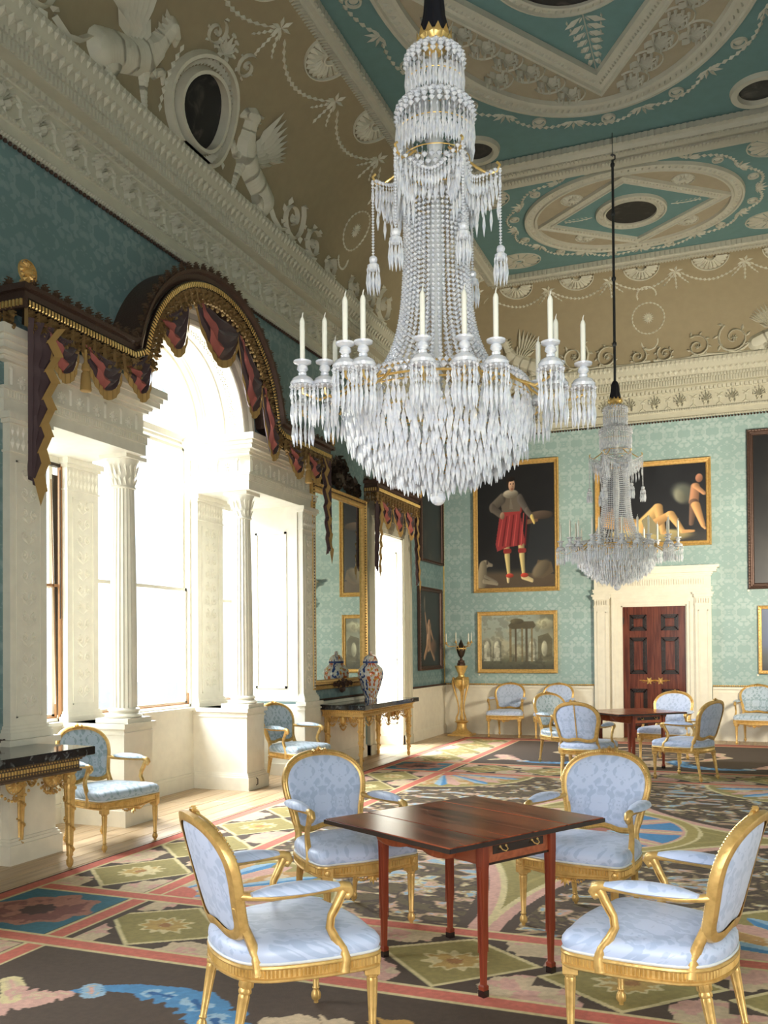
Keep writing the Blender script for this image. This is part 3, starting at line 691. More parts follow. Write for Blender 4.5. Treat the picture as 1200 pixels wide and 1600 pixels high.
# arch: archivolt on the wall, coffered soffit inside
def sweep_arc(prof, n=40, r0=0, a0=0, a1=PI):
    R = []
    for k in range(n + 1):
        a = a0 + (a1 - a0) * k / n; R.append([(x, YC + r * math.cos(a), ZS + r * math.sin(a)) for r, x in prof])
    return MB().rings(R, False, False)
add(sweep_arc([(AR - .01, 0), (AR - .01, .03), (AR + .03, .035), (AR + .05, .02), (AR + .10, .025), (AR + .13, .05), (AR + .17, .055), (AR + .18, 0)]), 'archivolt', 'ivory', 30)
r_ = AR - .012
add(sweep_arc([(r_, .03), (r_ - .012, .02), (r_ - .012, -.02), (r_, -.03), (r_, -.22), (r_ - .015, -.23), (r_ - .015, -.25), (r_, -.26), (r_, -.46), (r_ - .012, -.47), (r_ - .012, -.48), (r_ - .03, -.5), (r_ - .03, -.56), (r_ - .055, -.57), (r_ - .06, XW), (r_ - .06, XW - .12)]), 'arch_soffit', 'ivory', 30)
gr = MB()
for k in range(34):
    a = PI * (k + .5) / 34
    for q in range(6):
        b = q * PI / 3; dx, dt = .028 * math.cos(b), .028 * math.sin(b); a2 = a + dt / r_
        gr.bead(-.125 + dx, YC + (r_ - .003) * math.cos(a2), ZS + (r_ - .003) * math.sin(a2), .011, 4)
gr.build('soffit_guilloche', 'ivory', ven, None, 'stuff')
add(MB().box(XW - .06, YC - AR, ZS - .03, XW + .02, YC + AR, ZS + .04), 'transom')
# window frames, sashes and panes
def sash_window(root, y0, y1, z0, z1, x, mid, nb=2, nv=3, rail=.035, fm_='ivory'):
    fr = MB().box(x - .08, y0, z0, x + .02, y0 + .03, z1).box(x - .08, y1 - .03, z0, x + .02, y1, z1).box(x - .08, y0, z0, x + .02, y1, z0 + .03).box(x - .08, y0, z1 - .03, x + .02, y1, z1)
    fr.build('window_frame', fm_, root); MB().box(x - .01, y0 + .03, z0 + .03, x + .005, y1 - .03, z0 + .045).box(x - .01, y1 - .042, z0 + .03, x + .005, y1 - .03, z0 + .16).build('staff_bead', 'sash', root)
    for za, zb, xs in ((z0 + .03, mid + .02, x - .02), (mid - .02, z1 - .03, x - .05)):
        m_ = MB().box(xs - .02, y0 + .03, za, xs, y0 + .03 + rail, zb).box(xs - .02, y1 - .03 - rail, za, xs, y1 - .03, zb).box(xs - .02, y0 + .03, za, xs, y1 - .03, za + rail).box(xs - .02, y0 + .03, zb - rail, xs, y1 - .03, zb)
        o = m_.build('sash', 'ivory', root)
        MB().box(xs - .012, y0 + .05, za + .02, xs - .008, y1 - .05, zb - .02).build('pane', 'glass', o)
w1 = sempty('window_1')
sash_window(w1, -10.62, -9.56, .94, 3.50, XW - .04, 2.21); sash_window(w1, -9.12, -7.36, .94, ZS - .03, XW - .04, 2.3); sash_window(w1, -6.80, -6.14, .94, 3.50, XW - .04, 2.21)
MB().box(XW - .12, -10.62, 3.34, XW + .004, -9.56, 3.425).box(XW - .12, -6.8, 3.34, XW + .004, -6.14, 3.425).box(XW - .12, -9.56, .9, XW, -9.12, ZS).box(XW - .12, -7.36, .9, XW, -6.80, ZS).build('window_head', 'ivory', w1)
MB().box(XW - .03, -9.585, .96, XW + .012, -9.562, 3.36).box(XW - .02, -10.62, 2.2, XW - .0, -9.6, 2.225).add([(XW + .0, -9.635, .98), (XW + .0, -9.62, .98), (XW + .0, -9.69, 3.2), (XW + .0, -9.705, 3.2)], [(0, 1, 2, 3)]).build('shutter_edge', 'sash', w1, None, 'stuff')
MB().add([(XW - .01, -9.612, 1.0), (XW - .01, -9.60, 1.0), (XW - .01, -9.60, 3.25), (XW - .01, -9.675, 3.25)], [(0, 1, 2, 3)]).box(XW - .04, -10.62, 3.33, XW + .01, -9.56, 3.36).build('sash_dark_strip', 'bronze', w1, None, 'stuff')  # thin dark sheet and head bar at the sash edge
MB().tube([(XW + .02, -9.60, 1.9), (XW + .02, -9.60, 3.3)], .006, 5).build('sash_cord', 'bronze', w1)
R = [[(XW - .06 + d, YC + (AR - .06 + q) * math.cos(PI * k / 24), ZS + (AR - .06 + q) * math.sin(PI * k / 24)) for d, q in ((0, 0), (.04, 0), (.04, .05), (0, .05))] for k in range(25)]
MB().rings(R, True, False).build('arched_frame', 'ivory', w1)
MB().prism([(YC + (AR - .07) * math.cos(PI * k / 24), ZS + .04 + (AR - .1) * math.sin(PI * k / 24)) for k in range(25)], XW - .05, XW - .046, 0).build('pane', 'glass', w1)

# ------------------------------------------------------------------ plain windows (the far one, and its pair beside the photographer)
for n_, (y0, y1) in ((2, (-3.54, -2.24)), (3, (-14.9, -13.4))):
    w = sempty('window_%d' % n_)
    sash_window(w, y0 + .05, y1 - .05, .5, 3.40, -.62, 2.0)
    MB().box(-.72, y0, 0, -.56, y1, .5).box(-.58, y0, .47, -.5, y1, .51).box(-.56, y0, 0, -.53, y1, .14).build('window_panel', 'ivory', w)
    for ya, yb in ((y0, y0 + .03), (y1 - .03, y1)):
        j = MB().box(-.6, ya, 0, 0, yb, 3.42); q0, q1 = (yb, yb + .012) if ya == y0 else (ya - .012, ya)
        for x0, x1, z0, z1 in ((-.5, -.48, .35, 3.2), (-.12, -.10, .35, 3.2), (-.5, -.1, .35, .37), (-.5, -.1, 3.18, 3.2), (-.5, -.1, 1.4, 1.42)): j.box(x0, q0, z0, x1, q1, z1)
        j.box(-.6, q0 - (.01 if ya != y0 else 0), 0, .0, q1 + (.01 if ya == y0 else 0), .14)
        j.build('shutter_panel', 'ivory', w)
    MB().box(-.6, y0, 3.40, 0, y1, 3.42).build('window_head', 'ivory', w)
    arc = MB()
    for e0, e1, x1 in ((.0, .07, .025), (.07, .20, .035), (.20, .30, .055)):
        arc.box(0, y0 - e1, 0, x1, y0 - e0, 3.42 + e1).box(0, y1 + e0, 0, x1, y1 + e1, 3.42 + e1).box(0, y0 - e0, 3.42 + e0, x1, y1 + e0, 3.42 + e1)
    arc.box(0, y0 - .30, 3.72, .03, y1 + .30, 3.90).box(0, y0 - .34, 3.90, .08, y1 + .34, 3.95)
    arc.box(0, y0 - .30, 0, .07, y0, .15).box(0, y1, 0, .07, y1 + .30, .15)
    arc.build('architrave', 'plaster', w)
w4 = sempty('window_4')  # window invented behind the camera as an opening for the fill light
MB().box(4.3, -17.15, .5, 4.36, -17.05, 3.4).box(6.84, -17.15, .5, 6.9, -17.05, 3.4).box(4.3, -17.15, 3.34, 6.9, -17.05, 3.4).box(4.3, -17.15, .5, 6.9, -17.05, .56).box(5.57, -17.15, .5, 5.63, -17.05, 3.4).build('window_frame', 'ivory', w4)
MB().box(4.36, -17.11, .56, 6.84, -17.105, 3.34).build('pane', 'glass', w4)

# ------------------------------------------------------------------ gilt pelmets
def pelmet(label, pts, nrm, parts_scale=1.0, box_d=.30, ends=True):
    """pts: list of (y, z) along the pelmet; nrm: matching outward unit vectors in the wall plane"""
    root = thing('gilt_pelmet', label, 'pelmet', (0, pts[0][0], 0))
    oy = pts[0][0]; n = len(pts)
    def sw(prof, nm, m):
        R = [[(x, y + b * o - oy, z + c * o) for o, x in prof] for (y, z), (b, c) in zip(pts, nrm)]
        return MB().rings(R, False, False).build(nm, m, root, 30)
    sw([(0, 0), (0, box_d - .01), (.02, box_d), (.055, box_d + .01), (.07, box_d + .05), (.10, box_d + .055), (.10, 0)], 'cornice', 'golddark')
    sw([(-.075, box_d - .02), (-.07, box_d + .03), (0, box_d + .03), (0, box_d)], 'fascia', 'ebony')
    sw([(-.19, box_d - .03), (-.08, box_d - .02), (-.075, box_d + .012)], 'frieze_back', 'bronze')
    seg = [0]
    for i in range(1, n): seg.append(seg[-1] + math.dist(pts[i - 1], pts[i]))
    def at(s):
        i = min(max(1, next((k for k in range(1, n) if seg[k] >= s), n - 1)), n - 1); t = (s - seg[i - 1]) / (seg[i] - seg[i - 1])
        y = pts[i - 1][0] + (pts[i][0] - pts[i - 1][0]) * t; z = pts[i - 1][1] + (pts[i][1] - pts[i - 1][1]) * t
        b = nrm[i - 1][0] + (nrm[i][0] - nrm[i - 1][0]) * t; c = nrm[i - 1][1] + (nrm[i][1] - nrm[i - 1][1]) * t; l = math.hypot(b, c)
        return y - oy, z, b / l, c / l
    reed = MB(); s = .02
    while s < seg[-1] - .02:
        y, z, b, c = at(s); ty, tz = c, -b
        R = []
        for o, h in ((-.064, 0), (-.055, .014), (-.02, .014), (-.012, 0)): R.append([(box_d + .03 + h * q, y + b * o + ty * e, z + c * o + tz * e) for e, q in ((-.010, .3), (0, 1), (.010, .3))])
        reed.rings(R, False, False); s += .034
    reed.build('reeding', 'goldbright', root, None, 'stuff')
    mt = MB().palmette(0, .02, PI / 2, .10, .035).volute(-.02, -.045, .03, 0, 1, .03, 4).volute(.02, -.045, .03, PI, -1, .03, 4).vine([(-.055, .1), (-.055, -.06)], .018, .03).dome(0, -.085, .018, .022, .03, 6)
    me = mt.mesh('apron_palmette', 'giltrelief'); cm = MB().palmette(0, 0, PI / 2, .085, .03).volute(-.03, .0, .025, 0, 1, .02, 3).mesh('crest_leaf', 'giltbrown')
    s = .06
    while s < seg[-1] - .03:
        y, z, b, c = at(s); rot = math.atan2(-b, c)
        put_obj(me, 'apron_palmette', root, (box_d + .0, y - b * .15, z - c * .15), Matrix(((0, 0, 1), (c, b, 0), (-b, c, 0))).to_euler())
        put_obj(cm, 'crest_leaf', root, (box_d + .02, y + b * .10, z + c * .10), Matrix(((0, 0, 1), (c, b, 0), (-b, c, 0))).to_euler())
        s += .125
    if ends:
        for k, (y, z) in ((0, pts[0]), (1, pts[-1])):
            s_ = -1 if k == 0 else 1; yy = y - oy
            e = MB()
            for z0, z1, d in ((0, .055, .01), (.055, .10, .055), (-.075, 0, .03)): e.box(0, min(yy, yy + s_ * d), z + z0, box_d + d, max(yy, yy + s_ * d), z + z1)
            e.build('end_return', 'golddark', root)
            rr = MB(); x = .02
            while x < box_d: rr.box(x, min(yy + s_ * .028, yy + s_ * .044), z - .062, x + .016, max(yy + s_ * .028, yy + s_ * .044), z - .014); x += .034
            rr.build('reeding', 'goldbright', root, None, 'stuff')
            x = .05
            while x < box_d: put_obj(me, 'apron_palmette', root, (x, yy, z - .15), (PI / 2, 0, 0) if s_ < 0 else (PI / 2, 0, PI)); x += .125
            x = .05
            while x < box_d: put_obj(cm, 'crest_leaf', root, (x, yy - s_ * -.02, z + .10), (PI / 2, 0, 0) if s_ < 0 else (PI / 2, 0, PI)); x += .125
            MB().shell(yy, z + .19, .085, 0, 2 * PI, .03, 11).dome(yy, z + .19, .04, .04, .05, 8).map(lambda u, v, q: (box_d + .02 + q, u, v)).box(box_d - .02, yy - .03, z + .09, box_d + .02, yy + .03, z + .13).build('corner_finial', 'gold', root)
    return root
PYC, PZC, PR = -8.45, 3.98, 1.30
pts = [(-11.14, 4.22), (-10.6, 4.22), (-10.1, 4.22)]; nr = [(0, 1)] * 3
a_s = math.radians(172)
for k in range(41):
    a = a_s - (a_s - math.radians(8)) * k / 40; pts.append((PYC + PR * math.cos(a), PZC + PR * math.sin(a))); nr.append((math.cos(a), math.sin(a)))
pts += [(-7.0, 4.12), (-6.4, 4.12), (-5.76, 4.12)]; nr += [(0, 1)] * 3
# mitre at the two inner corners
nr[2] = (-.2, .98); nr[3] = (-.75, .66); pts[2] = (-9.86, 4.22); pts[3] = (-9.73, 4.28); nr[43] = (.75, .66); nr[44] = (.2, .98); pts[44] = (-7.02, 4.12)
for i in range(2): nr[i] = (0, 1)
pelmet('long gilded pelmet arching over the three-part window, with palmette apron', pts, nr)
pelmet('short straight dark gilded pelmet above the far end window', [(-3.88, 4.02), (-2.9, 4.02), (-2.0, 4.02)], [(0, 1)] * 3, 1.0, .2)
# backing shadow board above the arch (the box of the pelmet)
# ------------------------------------------------------------------ draped curtains
def swag_piece(root, y0, z0, y1, z1, zb, x=.27, oy=0, flip=1, depth=.06, skew=0.0):
    NU, NV = 18, 12; mb = MB(); ln = MB(); fr = MB()
    def P(u, v, lift=0):
        zt = z0 + (z1 - z0) * u; low = zb
        sag = 4 * u * (1 - u); zc = zt + (low - min(z0, z1)) * 0
        bot = zt - (zt - low) * (sag ** .75); top = zt - .03 * sag
        z = top + (bot - top) * v; y = y0 + (y1 - y0) * u + skew * math.sin(PI * u) * v * (y1 - y0) * .2
        xx = x + depth * (.3 + .7 * sag) * (.35 + .65 * math.sin(PI * (.15 + .75 * v))) + .030 * math.sin(v * 6.0 * PI + abs(u - .5) * 5) * sag + lift
        return (xx, y - oy, z)
    R = [[P(i / NU, j / NV) for i in range(NU + 1)] for j in range(NV + 1)]
    mb.rings(R, False, False)
    o = mb.build('swag', 'velvet', root, 60)
    uu = (lambda t: t) if flip > 0 else (lambda t: 1 - t)
    R = [[P(uu(min(.98, .015 + .34 * (j / NV) ** 1.4 + (.09 + .17 * math.sin(PI * j / NV * .9)) * i / 5)), j / NV, .026 + .006 * math.sin(i * 1.3)) for i in range(6)] for j in range(NV + 1)]
    ln.rings(R, False, False).build('lining', 'lining', o, 60)
    R = [[tuple(Vector(P(i / NU, 1, .012)) - Vector((0, 0, q * .07))) for i in range(NU + 1)] for q in (-.15, .5, 1)]
    R2 = [[(p[0] + (.006 if i % 2 else -.006), p[1], p[2]) for i, p in enumerate(r)] for r in R]
    fr.rings(R2, False, False).build('fringe', 'fringe', o, None)
    return o
def tail_piece(root, y, z0, z1, w, x=.27, oy=0, flip=1):
    """hanging cascade: straight outer edge at y, zigzag inner edge with a broad fringe"""
    k = 12; q = []
    for j in range(k + 1):
        t = j / k; ww = w * (1 - .62 * t); q.append((ww * (1.0 if j % 2 == 0 else .66), z0 + (z1 - z0) * (t ** .92 if j % 2 else t)))
    mb = MB(); R = []; n = 9
    for j in range(33):
        s_ = j / 32 * k; i = min(int(s_), k - 1); f = s_ - i; ww = q[i][0] + (q[i + 1][0] - q[i][0]) * f; z = q[i][1] + (q[i + 1][1] - q[i][1]) * f
        R.append([(x + .035 * math.sin(c * 2.1) * (1 - c / n * .5) + .02, y + flip * ww * c / n - oy, z - (c / n) * .10 * (j / 32)) for c in range(n + 1)])
    o = mb.rings(R, False, False).build('tail', 'velvet', root, 40)
    fr = MB(); lm = MB()
    for i in range(k):
        (wa, za), (wb, zb_) = q[i], q[i + 1]; za -= .10 * i / k; zb_ -= .10 * (i + 1) / k; bw = .075
        fr.add([(x + .062 + .01 * (i % 2), y + flip * (wa - bw) - oy, za - .01), (x + .066 + .01 * (i % 2), y + flip * (wa + .015) - oy, za + .02), (x + .066 + .01 * (i % 2), y + flip * (wb + .015) - oy, zb_ + .0), (x + .062 + .01 * (i % 2), y + flip * (wb - bw) - oy, zb_ - .03)], [(0, 1, 2, 3)])
        if i % 2 == 0: lm.add([(x + .055, y + flip * (wa - .02) - oy, za - .02), (x + .055, y + flip * (wb - .13) - oy, zb_), (x + .055, y + flip * (wb - .01) - oy, zb_)], [(0, 1, 2)])
    fr.add([(x + .07, y - oy, z1 - .02), (x + .07, y + flip * w * .42 - oy, z1 - .06), (x + .07, y + flip * w * .22 - oy, z1 - .22)], [(0, 1, 2)])
    fr.build('fringe', 'fringe', o, None, 'stuff')
def tassel(root, y, z, x=.33, oy=0):
    MB().lathe([(.012, .16), (.014, .06), (.03, .04), (.034, .0), (.022, -.015), (.034, -.03), (.046, -.17), (.04, -.175)], 10, (x, y - oy, z)).build('tassel', 'fringe', root, 40)
cu = thing('swagged_curtain', 'plum velvet swags with rose lining and ochre fringe over the arched window', 'curtain', (0, -8.45, 0)); oy = -8.45
for a in ((-10.95, 4.08, -10.53, 4.08, 3.76), (-10.50, 4.08, -9.98, 4.06, 3.76), (-9.96, 4.05, -9.55, 4.35, 3.86), (-9.50, 4.62, -8.95, 5.02, 4.42), (-8.87, 5.06, -8.02, 4.98, 4.55), (-8.04, 4.95, -7.52, 4.58, 4.18), (-7.54, 4.58, -7.12, 4.0, 3.80), (-6.96, 4.02, -6.48, 4.02, 3.70), (-6.46, 4.02, -5.98, 4.02, 3.72)):
    swag_piece(cu, *a, oy=oy, flip=1)
tail_piece(cu, -11.13, 4.08, 2.90, .34, .30, oy, 1); tail_piece(cu, -5.80, 4.02, 2.90, .30, .30, oy, -1)
for y, z in ((-10.515, 3.86), (-6.47, 3.80)): tassel(cu, y, z, .34, oy)
cu2 = thing('swagged_curtain', 'plum velvet swags with ochre fringe over the far window near the corner', 'curtain', (0, -2.7, 0))
for a in ((-3.74, 3.88, -3.22, 3.88, 3.50), (-3.20, 3.88, -2.68, 3.88, 3.44), (-2.66, 3.88, -2.16, 3.88, 3.44)): swag_piece(cu2, *a, x=.16, oy=-2.7)
tail_piece(cu2, -3.88, 3.88, 2.85, .22, .16, -2.7, 1); tail_piece(cu2, -1.98, 3.88, 2.74, .22, .16, -2.7, -1)

# ------------------------------------------------------------------ door in the end wall
dc = sempty('trim_5')
for x0, x1 in ((2.82, 3.08), (4.52, 4.78)):
    o = MB().box(x0, -.09, 0, x1, 0, 2.52).build('pilaster', 'ivory', dc)
    MB().box(x0 - .02, -.12, 0, x1 + .02, -.0, .17).box(x0 - .01, -.105, .17, x1 + .01, 0, .20).build('base', 'ivory', o)
    MB().box(x0 - .01, -.10, 2.30, x1 + .01, 0, 2.32).box(x0 - .02, -.12, 2.44, x1 + .02, 0, 2.52).box(x0 - .04, -.14, 2.49, x1 + .04, 0, 2.525).build('capital', 'ivory', o)
    pn = MB(); 
    for a, b, c, d in ((x0 + .05, x0 + .065, .28, 2.22), (x1 - .065, x1 - .05, .28, 2.22), (x0 + .05, x1 - .05, .28, .295), (x0 + .05, x1 - .05, 2.205, 2.22)): pn.box(a, -.10, c, b, -.09, d)
    pn.build('panel_moulding', 'ivory', o)
    lf = MB()
    for k in range(6): lf.box(x0 + .02 + k * .04, -.112, 2.34, x0 + .04 + k * .04, -.10, 2.42)
    lf.build('fluting', 'ivory', o, None, 'stuff')
MB().box(3.06, -.017, 0, 3.20, .01, 2.5).box(4.46, -.017, 0, 4.54, .01, 2.5).box(3.20, -.017, 2.40, 4.46, .01, 2.5).build('casing', 'ivory', dc)
a_ = MB()
for e0, e1, y in ((0, .05, .03), (.05, .12, .05), (.12, .16, .07)): a_.box(3.28 - e1, -y, 0, 3.28 - e0, 0, 2.32 + e1).box(4.38 + e0, -y, 0, 4.38 + e1, 0, 2.32 + e1).box(3.28 - e0, -y, 2.32 + e0, 4.38 + e0, 0, 2.32 + e1)
a_.box(3.28, 0, 0, 3.30, .12, 2.32).box(4.36, 0, 0, 4.38, .12, 2.32).box(3.28, 0, 2.30, 4.38, .12, 2.32); a_.build('architrave', 'ivory', dc)
MB().box(2.825, -.085, 2.47, 4.775, 0, 2.86).build('frieze', 'ivory', dc)
c_ = MB()
for z0, z1, e in ((2.525, 2.56, .10), (2.56, 2.60, .115), (2.60, 2.615, .125), (2.80, 2.83, .11), (2.83, 2.86, .13), (2.86, 2.90, .19), (2.90, 2.93, .20), (2.93, 2.975, .235)): c_.box(2.92 - e, -e, z0, 4.68 + e, 0, z1)
c_.build('cornice', 'ivory', dc)
f_ = MB(); x = 2.9
while x < 4.7: f_.box(x, -.098, 2.66, x + .02, -.09, 2.76); x += .04
f_.build('fluting', 'ivory', dc, None, 'stuff')
door = struct('door_1', MB().box(3.30, .07, 0, 4.36, .12, 2.30), 'mahogdoor')
for s_, xa, xb in ((0, 3.30, 3.828), (1, 3.832, 4.36)):
    lf = MB().box(xa, .05, .005, xb, .075, 2.30).build('door_leaf', 'mahogdoor', door)
    for z0, z1 in ((.14, .86), (1.12, 1.76), (1.88, 2.16)):
        x0, x1 = xa + .12, xb - .12
        mb = MB()
        for i, (e, y) in enumerate(((0, .035), (.025, .03), (.045, .04))):
            e2 = e + .022
            for a, b, c, d in ((x0 + e, x0 + e2, z0 + e, z1 - e), (x1 - e2, x1 - e, z0 + e, z1 - e), (x0 + e, x1 - e, z0 + e, z0 + e2), (x0 + e, x1 - e, z1 - e2, z1 - e)): mb.box(a, y, c, b, .052, d)
        mb.build('panel_moulding', 'ebony', lf)
        MB().bbox(x0 + .07, .038, z0 + .07, x1 - .07, .052, z1 - .07, .008).build('panel', 'mahogdoor', lf)
    xh = 3.74 if s_ == 0 else 3.93; hm = MB()
    for k in range(6): hm.leaf(xh, 1.0, k * PI / 3, .07, .035, .012)
    for q in (-1, 1): hm.volute(xh + q * .09, 1.0, .035, 0, q, .012, 4).vine([(xh + q * .05, 1.0), (xh + q * .16, 1.01)], .016, .01)
    hm.map(lambda u, v, w: (u, .05 - w, v)).ell((xh, .03, 1.0), (.022, .022, .022), 8, 5).build('door_handle', 'goldbright', lf)
MB().box(3.305, .03, 2.0, 3.32, .06, 2.12).build('hinge', 'bronze', door)

# ------------------------------------------------------------------ painting by numbers: colour fields evaluated on the grid of a real mesh
def h2(ix, iy, s):
    n = np.sin(ix * 127.1 + iy * 311.7 + s * 74.7) * 43758.5453; return n - np.floor(n)
def vnoise(x, y, s=0):
    ix, iy = np.floor(x), np.floor(y); fx, fy = x - ix, y - iy; fx = fx * fx * (3 - 2 * fx); fy = fy * fy * (3 - 2 * fy)
    return (h2(ix, iy, s) * (1 - fx) + h2(ix + 1, iy, s) * fx) * (1 - fy) + (h2(ix, iy + 1, s) * (1 - fx) + h2(ix + 1, iy + 1, s) * fx) * fy
def fbm(x, y, s=0, o=4):
    v = 0; a = .5; t = 0
    for k in range(o): v = v + a * vnoise(x * 2 ** k, y * 2 ** k, s + k); t += a; a *= .5
    return v / t
def sm(x, a, b): t = np.clip((x - a) / (b - a), 0, 1); return t * t * (3 - 2 * t)
class Pic:
    def __init__(s, u, v, c): s.u, s.v = u, v; s.c = np.empty(u.shape + (3,)); s.c[:] = np.array(c) / 255.
    def blend(s, m, c): m = m[..., None]; s.c = s.c * (1 - m) + (np.array(c) / 255. if not isinstance(c, np.ndarray) or c.ndim == 1 else c) * m
    def ell(s, x, y, rx, ry, c, soft=.12, rot=0):
        dx, dy = s.u - x, s.v - y
        if rot: k, q = math.cos(rot), math.sin(rot); dx, dy = dx * k + dy * q, -dx * q + dy * k
        d = np.sqrt((dx / rx) ** 2 + (dy / ry) ** 2); m = 1 - sm(d, 1 - soft, 1 + soft); sh = 1 - .45 * np.clip(dx / rx * .5 - dy / ry * .4, -.4, .8)
        s.blend(m, np.clip(np.array(c)[None, None, :] / 255. * sh[..., None], 0, 1))
    def cap(s, x0, y0, x1, y1, r0, r1, c, soft=.15):
        dx, dy = x1 - x0, y1 - y0; l2 = dx * dx + dy * dy; t = np.clip(((s.u - x0) * dx + (s.v - y0) * dy) / l2, 0, 1)
        r = r0 + (r1 - r0) * t; ex = s.u - (x0 + t * dx); d = np.sqrt(ex ** 2 + (s.v - (y0 + t * dy)) ** 2) / r
        m = 1 - sm(d, 1 - soft, 1 + soft); sh = 1 - .35 * np.clip(ex / r, -.5, 1); s.blend(m, np.clip(np.array(c)[None, None, :] / 255. * sh[..., None], 0, 1))
    def poly(s, pts, c, soft=.01):
        ins = np.zeros(s.u.shape, bool); n = len(pts)
        for i in range(n):
            (x0, y0), (x1, y1) = pts[i], pts[(i + 1) % n]
            if y0 == y1: continue
            ins ^= ((s.v > min(y0, y1)) & (s.v <= max(y0, y1)) & (s.u < (x1 - x0) * (s.v - y0) / (y1 - y0) + x0))
        s.blend(ins.astype(float), c)
def tolin(c): c = np.clip(c, 0, 1); return np.where(c <= .04045, c / 12.92, ((c + .055) / 1.055) ** 2.4)
def grid_mesh(name, xs, ys, rgb_, m, P):
    nx, ny = len(xs), len(ys); X, Y = np.meshgrid(xs, ys); co = P(X, Y).reshape(-1, 3).astype(np.float32)
    me = bpy.data.meshes.new(name); me.vertices.add(nx * ny); me.vertices.foreach_set('co', co.ravel())
    a = (np.arange(ny - 1)[:, None] * nx + np.arange(nx - 1)[None, :]).ravel(); q = np.stack([a, a + 1, a + nx + 1, a + nx], 1).astype(np.int32)
    me.loops.add(q.size); me.loops.foreach_set('vertex_index', q.ravel()); me.polygons.add(len(q)); me.polygons.foreach_set('loop_start', np.arange(len(q), dtype=np.int32) * 4)
    me.materials.append(M[m]); me.update(calc_edges=True)
    at = me.color_attributes.new('Col', 'FLOAT_COLOR', 'POINT'); cc = np.ones((nx * ny, 4), np.float32); cc[:, :3] = tolin(rgb_.reshape(-1, 3)); at.data.foreach_set('color', cc.ravel())
    return me
def picture(label, w, h, fw, paint, res=.011, fm='gold', tilt=0.0, crest=False):
    """local frame: x across, z up, facing -y, origin at the bottom centre on the wall"""
    root = thing('framed_picture', label, 'picture')
    prof = [(0, -.0), (0, .045), (.012, .055), (.03, .05), (fw * .45, .03), (fw * .6, .028), (fw * .7, .036), (fw * .85, .034), (fw, .018), (fw, .01)]
    R = [[(-w / 2 + e, -d, e), (w / 2 - e, -d, e), (w / 2 - e, -d, h - e), (-w / 2 + e, -d, h - e)] for e, d in prof]
    MB().rings(R, True, False).build('frame', fm, root)
    bd = MB(); st = .05
    for i in range(int(w / st)): bd.bead(-w / 2 + (i + .5) * st, -.052, .02, .012, 4).bead(-w / 2 + (i + .5) * st, -.052, h - .02, .012, 4)
    for i in range(int(h / st)): bd.bead(-w / 2 + .02, -.052, (i + .5) * st, .012, 4).bead(w / 2 - .02, -.052, (i + .5) * st, .012, 4)
    bd.build('carved_edge', fm, root, None, 'stuff')
    iw, ih = w - 2 * fw + .02, h - 2 * fw + .02; nx, ny = int(iw / res), int(ih / res)
    xs, ys = np.linspace(0, 1, nx), np.linspace(0, 1, ny); U, V = np.meshgrid(xs, ys); p = paint(U, V, iw / ih)
    me = grid_mesh('canvas', xs, ys, p.c, 'canvas', lambda X, Y: np.stack([(X - .5) * iw, np.full_like(X, -.014), fw - .01 + Y * ih], -1))
    put_obj(me, 'canvas', root)
    MB().box(-w / 2 + .01, -.012, .01, w / 2 - .01, -.0, h - .01).build('backboard', 'mahogleg', root)
    return root
